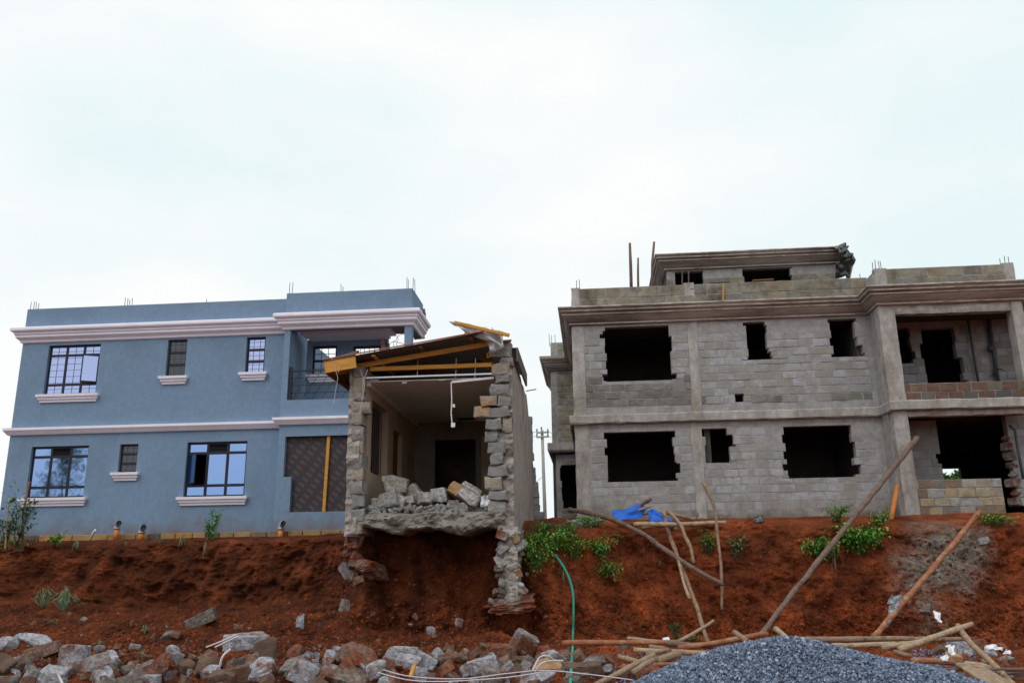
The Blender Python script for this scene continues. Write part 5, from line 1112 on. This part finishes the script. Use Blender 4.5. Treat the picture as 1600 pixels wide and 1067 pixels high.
for k, (pts, m, lb) in enumerate([([(1392, 930, 16.6), (1410, 928, 16.6), (1408, 948, 16.4), (1386, 942, 16.4)], 'bagd', 'dark grey bag stuck on the bank by the reddish pole'),
                     ([(1390, 945, 16.3), (1406, 942, 16.3), (1396, 968, 16.0), (1380, 985, 15.7)], 'bagd', 'torn grey cloth trailing down below the dark bag'),
                     ([(1457, 955, 16.2), (1469, 957, 16.2), (1471, 974, 16.0), (1464, 966, 16.0)], 'bagw', 'triangular pale plastic scrap on the bank'),
                     ([(1478, 1008, 12.4), (1492, 1008, 12.4), (1494, 1022, 12.2), (1480, 1020, 12.2)], 'bagw', 'small white wrapper left of the leaning stone'),
                     ([(1469, 1025, 12.0), (1482, 1022, 12.0), (1482, 1032, 11.9), (1470, 1032, 11.9)], 'bagw', 'white wrapper beside the gravel flank'),
                     ([(1541, 1007, 12.8), (1568, 1011, 12.8), (1566, 1017, 12.7), (1543, 1014, 12.7)], 'bagw', 'long white plastic scrap by the crooked pole'),
                     ([(1570, 1016, 12.6), (1580, 1016, 12.6), (1580, 1024, 12.5), (1572, 1022, 12.5)], 'bagw', 'small white scrap at far right'),
                     ([(1036, 996, 14.2), (1046, 995, 14.2), (1048, 1003, 14.0), (1036, 1003, 14.0)], 'bagw', 'small white scrap behind the pole pile'),
                     ([(464, 962, 15.6), (476, 960, 15.6), (474, 982, 15.2), (462, 980, 15.2)], 'bagd', 'grey plastic rag half buried on the left slope'),
                     ([(1178, 806, 19.4), (1192, 805, 19.4), (1194, 815, 19.3), (1178, 815, 19.3)], 'plastic', 'black rag lying on the bank top below the grey wall'),
                     ([(470, 1020, 11.8), (500, 1020, 11.8), (498, 1036, 11.6), (474, 1034, 11.6)], 'bagd', 'dark plastic caught on the soil-covered boulder')]):
    cloth(pts, m, lb, 'litter', 'litter', .05, 30 + k, 8, 6)
solo(MB().bar(at(641, 1058, 11.1), at(648, 1037, 11.2), .05, .03), 'wood_scrap', M['timber'], 'short yellow wood scrap standing in the rubble', 'wood scrap')

# ------------------------------------------------------------------ rubble
RG = 'rubble along the foot of the slope'
def rubble(px, py, wx, hx, kind, label, seed, dup=1.0, rot=None, group=RG, sink=.75, depth=.9):
    p = hit(px, py + hx * .4); sc = p.y / FPX * 1.03; w_, h_ = wx * sc, hx * sc
    o = bpy.data.objects.new('rubble_stone', ROCK[kind][seed % 8]); col.objects.link(o); o.scale = (w_, min(w_, h_ * 1.6) * depth, h_)
    o.rotation_euler = rot or (random.uniform(-.25, .25), random.uniform(-.3, .3), random.uniform(-.6, .6)); o.location = p + Vector((0, .1 * w_, h_ * (.5 - sink * .5)))
    return tag(o, label, 'stone', group)
KEY = [(52, 1001, 82, 22, 'rock_pale', 'long pale curved slab with soil on top at far left', 0, (0, .12, 0)), (62, 1014, 70, 20, 'rock_soil', 'dark underside slab beneath the pale curved slab', 3, None), (114, 1020, 36, 34, 'rock_pale', 'squarish pale rough chunk next to the curved slab', 1, (0, .05, .1)), (157, 1032, 66, 50, 'rock', 'big grey boulder sloping right at the lower left', 2, None),
       (45, 1052, 44, 34, 'rock', 'brownish split chunk at the bottom left', 4, None), (80, 1056, 36, 30, 'rock_pale', 'pale chunk leaning on the split one at bottom left', 5, None), (8, 1005, 30, 26, 'rock_pale', 'pale chunk cut by the left edge', 6, None), (312, 966, 46, 18, 'rock', 'long grey stone lying tilted on the soil slope', 1, (0, -.45, .2)), (269, 990, 40, 24, 'rock', 'rounded grey lump below the tilted long stone', 2, None),
       (382, 1003, 56, 30, 'rock_pale', 'big chunk with two steel bars sticking out', 5, None), (412, 1012, 34, 34, 'rock_brown', 'brown chunk right of the one with steel bars', 3, None), (400, 1038, 46, 40, 'rock_pale', 'large pale blue-grey chunk in the front heap', 2, None), (360, 1036, 34, 30, 'rock', 'grey chunk left of the large pale one', 4, None), (322, 1040, 40, 28, 'rock_brown', 'brown rounded stone in the front heap', 0, None), (372, 1050, 34, 26, 'rock_brown', 'dark brown block in front of the pale chunk', 1, None),
       (345, 1058, 40, 24, 'rock_brown', 'brown flat stone at the bottom edge of the heap', 3, None), (285, 1042, 36, 28, 'rock_brown', 'brown angular stone at the left of the front heap', 2, None), (250, 1035, 34, 30, 'rock_soil', 'soil-stained stone at the left end of the front heap', 4, None), (473, 1046, 36, 32, 'rock_pale', 'pale pointed block left of the soil-covered boulder', 1, (.1, .5, .3)), (455, 1018, 28, 20, 'rock_soil', 'reddish crusted lump above the front heap', 4, None),
       (535, 1050, 66, 44, 'rock', 'biggest grey boulder with rusty bars at its top', 6, None), (560, 1026, 70, 36, 'rock_soil', 'boulder covered in orange soil', 2, (0, .25, 0)), (610, 1026, 22, 26, 'rock_pale', 'pale block with pointed top by the soil-covered boulder', 3, (0, .6, .2)), (632, 1018, 34, 20, 'rock_pale', 'pale squared block on top of the central heap', 1, (0, .05, .2)), (637, 1034, 36, 18, 'rock_pale', 'flat pale block below the squared one', 5, None),
       (664, 1030, 32, 20, 'rock_pale', 'pale block leaning right in the central heap', 7, (0, .4, .2)), (683, 1026, 24, 24, 'rock_pale', 'pale cube standing on edge in the central heap', 3, (0, .7, .3)), (693, 1034, 24, 20, 'rock_brown', 'brown block beside the standing pale cube', 1, None), (655, 1052, 20, 26, 'rock_pale', 'upright pale block behind the wood scrap', 7, None),
       (818, 1001, 34, 28, 'rock', 'large tilted grey block lying alone in front of the bank', 1, (.2, .5, .3)), (782, 1016, 30, 26, 'rock_soil', 'brown-grey block below the large tilted one', 3, None), (755, 1040, 36, 28, 'rock_pale', 'pale slab sloping in the right part of the heap', 5, None), (768, 1030, 22, 22, 'rock_pale', 'pale roundish stone on the sloping slab', 0, None), (808, 1034, 36, 20, 'rock_brown', 'brown stone slab left of the wire loops', 1, None), (852, 1034, 48, 26, 'orange_stone', 'rusty brown stone behind the wire loops', 2, None),
       (842, 1056, 46, 28, 'rock_pale', 'crumbly pale lump at the base of the wire loops', 4, None), (770, 1056, 32, 26, 'rock', 'grey stone at the bottom below the cables', 1, None), (716, 974, 22, 18, 'rock_pale', 'rounded pale stone high on the soil tip', 0, None), (542, 945, 22, 18, 'rock', 'dark squared stone lying under the left foundation', 1, None), (673, 984, 12, 12, 'rock_pale', 'small bright white stone left of the soil tip', 3, None),
       (930, 1032, 56, 28, 'rock', 'long grey boulder right of the green hose', 2, None), (915, 1044, 50, 20, 'rock_brown', 'brown flat slab right of the green hose', 1, None), (1002, 1056, 30, 28, 'rock', 'grey stone under the thick short log', 4, None), (1026, 1056, 36, 30, 'rock_soil', 'brown stone at the left foot of the gravel', 3, None), (985, 1052, 30, 16, 'rock', 'grey slab under the sloping yellow pole', 5, None), (940, 1002, 20, 10, 'rock', 'grey flat stone behind the long level pole', 6, None), (972, 1008, 20, 12, 'rock', 'second flat stone behind the long level pole', 7, None),
       (1502, 1013, 24, 24, 'rock_pale', 'pale leaning stone slab between white wrappers', 1, (0, .2, .2)), (1515, 1020, 18, 16, 'rock_pale', 'pale stone right of the leaning slab', 0, None), (1490, 1026, 24, 12, 'orange_stone', 'orange stone at the foot of the leaning slab', 3, None), (1580, 1028, 30, 16, 'rock', 'dark stone at the right edge', 2, None), (1455, 1060, 40, 14, 'rock_brown', 'brown slab at the right flank of the gravel', 1, None), (800, 905, 20, 12, 'rock', 'grey stone on the ledge beside the right foundation', 2, None)]
for k, (px, py, wx, hx, kind, lb, sd_, rt) in enumerate(KEY): rubble(px, py, wx * 1.12, hx * 1.18, kind, lb, sd_, rot=rt, sink=.55)
COLW = {'rock': 'grey', 'rock_brown': 'brown', 'rock_soil': 'soil-stained', 'rock_pale': 'pale', 'orange_stone': 'orange'}
USED = set()
def fill(n, x0, x1, y0, y1, s0, s1, kinds, where, g_):
    for i in range(n):
        px, py = random.uniform(x0, x1), random.uniform(y0, y1); s = random.uniform(s0, s1); kd = random.choice(kinds)
        for key in sorted(KEY, key=lambda k_: (k_[0] - px) ** 2 + (k_[1] - py) ** 2)[:5]:
            dx, dy = px - key[0], py - key[1]; rel = ('right of' if dx > 0 else 'left of') if abs(dx) > abs(dy) * 1.2 else ('below' if dy > 0 else 'above')
            lb = '%s %s stone %s the %s' % ('small' if s < (s0 + s1) / 2 else 'fist-shaped', COLW[kd], rel, key[5])
            if lb not in USED and len(lb.replace('-', ' ').split()) <= 16: break
        else: lb = '%s stone %s' % (COLW[kd], where)
        lb = lb if lb not in USED else lb.replace('stone', 'broken lump'); USED.add(lb); rubble(px, py, s * random.uniform(.9, 1.5), s * random.uniform(.6, 1), kd, lb, random.randrange(8), rot=(random.random() * .8, random.random() * .8, random.random() * 6), group=g_)
fill(56, -5, 600, 1030, 1072, 14, 34, ('rock', 'rock_brown', 'rock', 'rock_soil', 'rock_pale', 'rock_brown'), 'packed in the bottom left rubble', 'loose rubble at lower left')
fill(33, 0, 600, 1012, 1050, 12, 30, ('rock', 'rock_pale', 'rock', 'rock_soil', 'rock_pale'), 'packed in the bottom left rubble', 'loose rubble at lower left')
fill(30, 590, 905, 1014, 1060, 12, 28, ('rock', 'rock_pale', 'rock', 'rock_soil'), 'loose in the middle rubble heap', 'loose rubble in the middle')
fill(24, 0, 600, 1005, 1040, 9, 18, ('rock', 'rock_soil', 'rock_brown', 'rock_soil'), 'packed in the bottom left rubble', 'loose rubble at lower left')
fill(52, 590, 905, 1006, 1072, 9, 24, ('rock', 'rock_soil', 'rock_pale', 'rock_brown', 'rock_soil'), 'loose in the middle rubble heap', 'loose rubble in the middle')
fill(20, 900, 1080, 1012, 1072, 9, 24, ('rock', 'rock_soil', 'rock_brown', 'rock'), 'lying among the pole pile', 'loose rubble by the poles')
fill(16, 1420, 1600, 1012, 1066, 9, 20, ('rock', 'rock_soil', 'rock_pale', 'rock_brown'), 'lying by the boards at lower right', 'loose rubble at lower right')
fill(22, 0, 860, 955, 1008, 6, 12, ('rock_soil', 'rock_soil', 'rock', 'rock_soil'), 'fallen onto the soil slope', 'small stones on the soil slope')
fill(14, 1400, 1580, 832, 950, 6, 14, ('rock', 'rock_soil', 'rock_brown'), 'in the grey spoil on the right bank', 'stones in the grey spoil')
fill(8, 802, 830, 890, 935, 5, 10, ('rock', 'rock_pale'), 'spilled beside the right foundation', 'stones beside the foundation')
# fine grit between the stones
def grit():
    bmx = bmesh.new(); bmesh.ops.create_icosphere(bmx, subdivisions=1, radius=1); iv_ = np.array([v.co[:] for v in bmx.verts]); if_ = np.array([[v.index for v in f.verts] for f in bmx.faces]); bmx.free(); V = []; F = []; k = 0
    for i in range(2600):
        px, py = (rng.uniform(0, 930), rng.triangular(990, 1040, 1070)) if rng.random() < .85 else (rng.uniform(1400, 1600), rng.triangular(826, 1010, 1066))
        p = hit(px, py); r = rng.uniform(.008, .03)
        V.append(iv_ * r * rng.uniform(.5, 1.3, 3) * (1 + rng.uniform(-.3, .3, (12, 1))) + np.array(p)); F.append(if_ + k); k += 12
    o = MB().add(np.concatenate(V).tolist(), np.concatenate(F).tolist()).build('stone_grit', M['rock_soil'], None); tag(o, 'fine stone grit strewn between the rubble', 'grit', kind='stuff')
grit()

# ------------------------------------------------------------------ heap of crushed stone
def gravel():
    HYc = 9.9; c = at(1216, 991, HYc); top = c.z; base = -1.75
    sl_l = (top - at(1020, 1067, HYc).z) / (c.x - at(1020, 1067, HYc).x); sl_r = (top - at(1500, 1067, HYc).z) / (at(1500, 1067, HYc).x - c.x)
    def hz(x, y):
        dx = x - c.x; dy = y - HYc; s_ = np.where(dx < 0, sl_l, sl_r) * 1.13; r = np.sqrt((dx * s_ / .62) ** 2 + dy ** 2)
        z = top + .125 - .62 * (np.sqrt(r * r + .05) - .0) + .07 * fbm(x * 1.1, y * 1.1, 0 * x, 4)
        return z
    n = 70; xs_ = np.linspace(c.x - 3.2, c.x + 4.2, n); ys_ = np.linspace(HYc - 2.4, HYc + 2.2, n); XX, YY = np.meshgrid(xs_, ys_, indexing='ij'); ZZ = np.maximum(hz(XX, YY) - .02, base)
    vs = np.stack([XX, YY, ZZ], -1).reshape(-1, 3); idx_ = np.arange(n * n).reshape(n, n); fs = np.stack([idx_[:-1, :-1], idx_[1:, :-1], idx_[1:, 1:], idx_[:-1, 1:]], -1).reshape(-1, 4)
    bmx = bmesh.new(); bmesh.ops.create_cube(bmx, size=1); cv = np.array([v.co[:] for v in bmx.verts]); cf = np.array([[v.index for v in f.verts] for f in bmx.faces]); bmx.free()
    N_ = 48000; x = rng.uniform(c.x - 2.9, c.x + 3.9, N_ * 3); y = rng.uniform(HYc - 2.2, HYc + .9, N_ * 3); z = hz(x, y); ok = (z > base + .05); x, y, z = x[ok][:N_], y[ok][:N_], z[ok][:N_]; k = len(x)
    s_ = (rng.uniform(.010, .022, (k, 1)) * np.where(rng.random((k, 1)) < .06, 1.9, 1)) * rng.uniform(.55, 1.25, (k, 3)); q_ = rng.normal(0, 1, (k, 4)); q_ /= np.linalg.norm(q_, axis=1)[:, None]; a, b, c_, d = q_.T
    Rm = np.stack([1 - 2 * (c_ * c_ + d * d), 2 * (b * c_ - d * a), 2 * (b * d + c_ * a), 2 * (b * c_ + d * a), 1 - 2 * (b * b + d * d), 2 * (c_ * d - b * a), 2 * (b * d - c_ * a), 2 * (c_ * d + b * a), 1 - 2 * (b * b + c_ * c_)], -1).reshape(k, 3, 3)
    P_ = (cv[None] * (1 + rng.uniform(-.3, .3, (k, 8, 1)))) * s_[:, None, :]; P_ = np.einsum('kij,kvj->kvi', Rm, P_) + np.stack([x, y, z + rng.uniform(-.012, .012, k)], -1)[:, None, :]
    V = np.concatenate([vs, P_.reshape(-1, 3)]); F = fs.tolist() + (cf[None] + (np.arange(k) * 8)[:, None, None] + len(vs)).reshape(-1, 4).tolist()
    me = bpy.data.meshes.new('gravel_heap'); me.from_pydata(V.tolist(), [], F); me.update(); at__ = me.attributes.new('tone', 'FLOAT', 'POINT')
    at__.data.foreach_set('value', np.concatenate([np.full(len(vs), .2), np.repeat(np.clip(rng.normal(.48, .2, k), 0, 1), 8)]).astype(np.float32)); me.materials.append(M['chip'])
    o = bpy.data.objects.new('gravel_heap', me); col.objects.link(o); tag(o, 'heap of blue-grey crushed stone in the foreground', 'gravel', kind='stuff')
gravel()
def strays():
    bmx = bmesh.new(); bmesh.ops.create_cube(bmx, size=1); cv = np.array([v.co[:] for v in bmx.verts]); cf = np.array([[v.index for v in f.verts] for f in bmx.faces]); bmx.free(); V = []; F = []
    for i in range(1500):
        side = rng.random() < .5; px = 1075 - abs(rng.normal(0, 55)) if side else 1425 + abs(rng.normal(0, 50)); py = rng.uniform(1015, 1070); p = hit(px, py); e = Euler(rng.uniform(0, 6, 3)).to_matrix()
        V.append((cv * (1 + rng.uniform(-.3, .3, (8, 1))) * rng.uniform(.012, .026)) @ np.array(e) + np.array(p) + np.array([0, 0, .008])); F.append(cf + 8 * i)
    me = bpy.data.meshes.new('stray_gravel'); me.from_pydata(np.concatenate(V).tolist(), [], np.concatenate(F).tolist()); me.update(); a = me.attributes.new('tone', 'FLOAT', 'POINT'); a.data.foreach_set('value', np.repeat(np.clip(rng.normal(.45, .2, 1500), 0, 1), 8).astype(np.float32))
    me.materials.append(M['chip']); o = bpy.data.objects.new('stray_gravel', me); col.objects.link(o); tag(o, 'stray crushed stones spread beside the gravel heap', 'gravel', kind='stuff')
strays()

# ------------------------------------------------------------------ plants
def leaf(mb, p, d, L_, w_, up=Vector((0, 0, 1))):
    d = d.normalized(); s = d.cross(up); s = s.normalized() if s.length > .01 else Vector((1, 0, 0)); n_ = s.cross(d)
    a, b, c = p, p + d * L_ * .5 + n_ * L_ * .08, p + d * L_ - n_ * L_ * .12
    mb.add([a, b - s * w_ + n_ * w_ * .25, b, b + s * w_ + n_ * w_ * .25, c], [(0, 2, 1), (0, 3, 2), (1, 2, 4), (2, 3, 4)])
def plant(px, py, w_px, h_px, label, m='leaf', n=260, lf=.07, name='weed', cat='plant', group='plants on the bank', Y=None, hang=0, nst=9):
    p = hit(px, py) if Y is None else at(px, py, Y); sc = p.y / FPX; Wd, Hd = w_px * sc / 2, h_px * sc; o = thing(name, p, label, cat, group); st = MB(); fo = MB()
    for i in range(nst):
        a = random.uniform(0, 6.28); rr = random.uniform(.2, 1) ** .6; tip = p + Vector((math.cos(a) * Wd * rr, math.sin(a) * Wd * .7 * rr - .1, Hd * random.uniform(.5, 1) - hang * Hd * rr * random.uniform(.4, 1.5)))
        mid = p.lerp(tip, .5) + Vector((0, -.02, Hd * .18)); b0 = p + Vector((random.uniform(-.3, .3) * Wd, 0, -.05)); st.tube([b0, mid, tip], [.012, .008, .004], 5)
        for k in range(n // nst):
            t = random.uniform(.15, 1.05); q_ = (b0.lerp(mid, t * 2) if t < .5 else mid.lerp(tip, t * 2 - 1)) + Vector([random.gauss(0, .22) * Wd * .55, random.gauss(0, .2) * Wd * .5, random.gauss(0, .16) * Hd * .6])
            leaf(fo, q_, Vector((random.uniform(-1, 1), random.uniform(-1, .6), random.uniform(-.7, .6))), lf * random.uniform(.6, 1.3), lf * random.uniform(.2, .36))
    st.build('stems', M['stem'], o); fo.build('foliage', M[m], o); return o
PL = [(848, 838, 44, 22, 'dark weeds in the gap between the two houses', 'leaf2', 260, .06, .1), (838, 888, 52, 60, 'bush clinging beside the right foundation wall', 'leaf', 420, .075, .3), (860, 856, 60, 34, 'low bush on the bank corner above the hose', 'leaf', 420, .07, .1), (893, 868, 64, 40, 'spreading weeds right of the hose top', 'leaf', 460, .07, .6), (938, 868, 52, 38, 'bright weeds on the bank shoulder', 'leaf', 380, .07, .6), (952, 895, 40, 46, 'weed patch hanging lowest on the bank', 'leaf', 300, .06, .9), (925, 822, 60, 16, 'low weeds under the faded tarpaulin', 'leaf', 260, .06, .1), (880, 832, 70, 18, 'dark low weeds left of the faded tarpaulin', 'leaf2', 320, .06, .1),
      (1108, 862, 34, 30, 'small bright weed behind the upright pole', 'leaf', 160, .07, 0), (1152, 868, 34, 28, 'pale grey-green weed alone on the bank', 'leaf3', 110, .08, 0), (1345, 864, 76, 46, 'largest glossy bush crossed by the long grey pole', 'leaf', 420, .12, .2), (1283, 872, 66, 34, 'leafy bush left of the long grey pole on the bank', 'leaf', 330, .10, .3), (1306, 814, 52, 26, 'fresh green weed on the bank top left of the long pole', 'leaf', 260, .06, 0), (1374, 820, 36, 20, 'small weed beside the orange pipe', 'leaf', 150, .06, 0), (1556, 820, 60, 20, 'flat bright weed right of the reddish pole', 'leaf', 260, .07, .3), (1056, 998, 22, 26, 'narrow weed at the foot of the bank', 'leaf2', 90, .05, 0), (1080, 1002, 40, 10, 'low green weeds behind the pole pile', 'leaf', 90, .04, 0)]
for px, py, w_, h_, lb, m, n_, lf, hg in PL: plant(px, py, w_ * (1.3 if px < 970 else 1.1), h_, lb, m, int(n_ * (1.8 if px < 970 else 1.5)), lf * (.8 if px < 970 else .95), hang=hg, nst=16)
plant(28, 858, 62, 92, 'leafy shrub growing round the stakes at far left', 'leaf2', 300, .12, 'shrub', 'shrub', None, 21.7, nst=12)
plant(8, 858, 40, 60, 'shrub cut by the left edge of the photo', 'leaf2', 220, .11, 'shrub', 'shrub', None, 21.6, nst=8)
plant(330, 848, 30, 50, 'slender green sapling at the blue wall', 'leaf', 420, .085, 'sapling', 'sapling', None, 22.8, nst=5)
plant(88, 852, 40, 18, 'broad green leaves at the bank edge left', 'leaf', 60, .14, Y=22.4)
def tuft(px, py, w_px, h_px, label, m='grass', n=45, group='grass tufts', Y=None, droop=.6):
    p = hit(px, py) if Y is None else at(px, py, Y); sc = p.y / FPX; mb = MB()
    for i in range(n):
        a = random.uniform(0, 6.28); r_ = random.uniform(.1, 1); d = Vector((math.cos(a) * w_px * sc * .5 * r_, math.sin(a) * w_px * sc * .35 * r_ - .02, 0)); h = h_px * sc * random.uniform(.6, 1.1) * (1.15 - .5 * r_); b0 = p + d * .08; q1 = p + d * .7 + Vector((0, 0, h * .85)); q2 = p + d * 1.5 + Vector((0, 0, h * (.95 - droop * r_)))
        s = Vector((-d.y, d.x, 0)); s = (s.normalized() if s.length > 1e-4 else Vector((1, 0, 0))) * random.uniform(.005, .009)
        mb.add([b0 - s, b0 + s, q1 + s * .8, q1 - s * .8, q2], [(0, 1, 2, 3), (3, 2, 4)])
    return solo(mb, 'grass_tuft', M[m], label, 'grass tuft', group)
tuft(66, 950, 60, 36, 'left of the two grass tufts on the slope', n=60); tuft(100, 955, 62, 42, 'bigger bluish grass tuft on the left slope', n=95); tuft(82, 975, 34, 12, 'sparse grass below the two tufts', n=14)
tuft(226, 990, 16, 18, 'small grass sprig in the middle of the left slope', n=12); tuft(205, 978, 16, 12, 'tiny yellow sprout on the left slope', 'drygrass', 8); tuft(222, 1032, 24, 20, 'thin grass beside the brown rubble', n=12); tuft(155, 1008, 20, 10, 'grass blades above the big boulder', n=10); tuft(240, 1002, 14, 16, 'dry stalks above the front heap', 'drygrass', 6)
tuft(250, 850, 30, 12, 'grass at the bank edge under the small louvred window', n=26, Y=22.4); tuft(284, 852, 18, 22, 'grass hanging over the bank left of the sapling', n=16, Y=22.4, droop=2.2); tuft(320, 864, 18, 26, 'dry grass hanging below the sapling', 'drygrass', 14, Y=22.35, droop=2.2); tuft(52, 850, 60, 18, 'dry grass round the stakes at the left bank edge', 'drygrass', 40, Y=22.2); tuft(196, 852, 24, 8, 'faint grass by the orange drain pipes', n=12, Y=22.5); tuft(120, 856, 18, 14, 'grass hanging on the left bank edge', n=10, Y=22.4, droop=2.)
tuft(1306, 890, 40, 40, 'pale roots hanging below the glossy bush', 'drygrass', 18, droop=2.4); tuft(880, 905, 40, 30, 'dry roots hanging under the bank corner', 'drygrass', 20, droop=2.4); tuft(1030, 885, 20, 16, 'dry stalks on the bank by the long dropping pole', 'drygrass', 8); tuft(1500, 848, 60, 10, 'dry straw on the grey spoil', 'drygrass', 22); tuft(1170, 812, 30, 10, 'dry weeds by the black rag', 'drygrass', 14)

# trees far off, seen through the grey house
def far_tree(px, py, Y, w_, h_, label):
    p = at(px, py, Y); p.z = 1.2; o = thing('tree', p, label, 'tree', 'distant trees'); top = at(px, py, Y).z; MB().tube([p, (p.x, Y, top)], [.3, .15], 7).build('trunk', M['stem'], o); fo = MB()
    for k in range(5): MB
    for i in range(900):
        a = Vector((random.gauss(0, 1), random.gauss(0, 1), random.gauss(0, 1))).normalized() * random.uniform(.3, 1) ** .5; q_ = Vector((p.x + a.x * w_, Y + a.y * w_, top + a.z * h_ + .5 * math.sin(a.x * 5))); leaf(fo, q_, Vector((random.uniform(-1, 1), random.uniform(-1, 1), random.uniform(-1, 1))), .5, .18)
    fo.build('crown', M['leaf2'], o)
far_tree(1470, 762, 75, 1.2, .5, 'distant tree at the left of the gap through the grey house'); far_tree(1493, 758, 75, 1.4, .55, 'distant tree at the right of the gap through the grey house')

# a tall tree behind the photographer, mirrored in the lower left window
def mirror_tree():
    p = Vector((-36.2, -8.5, -1.6)); o = thing('tree', p, 'tall roadside tree mirrored in the lower left window', 'tree'); tp = 8.2
    MB().tube([p, p + Vector((.2, 0, 4)), p + Vector((-.1, .2, tp + 1.6))], [.22, .16, .05], 8).build('trunk', M['stem'], o); fo = MB()
    for k in range(46):
        c = p + Vector((random.gauss(0, .75), random.gauss(0, .75), random.uniform(4.2, tp + 2.2)))
        for i in range(60): leaf(fo, c + Vector((random.gauss(0, .33), random.gauss(0, .33), random.gauss(0, .3))), Vector((random.uniform(-1, 1), random.uniform(-1, 1), random.uniform(-1, 1))), .22, .06)
    fo.build('crown', M['leaf2'], o)
mirror_tree()
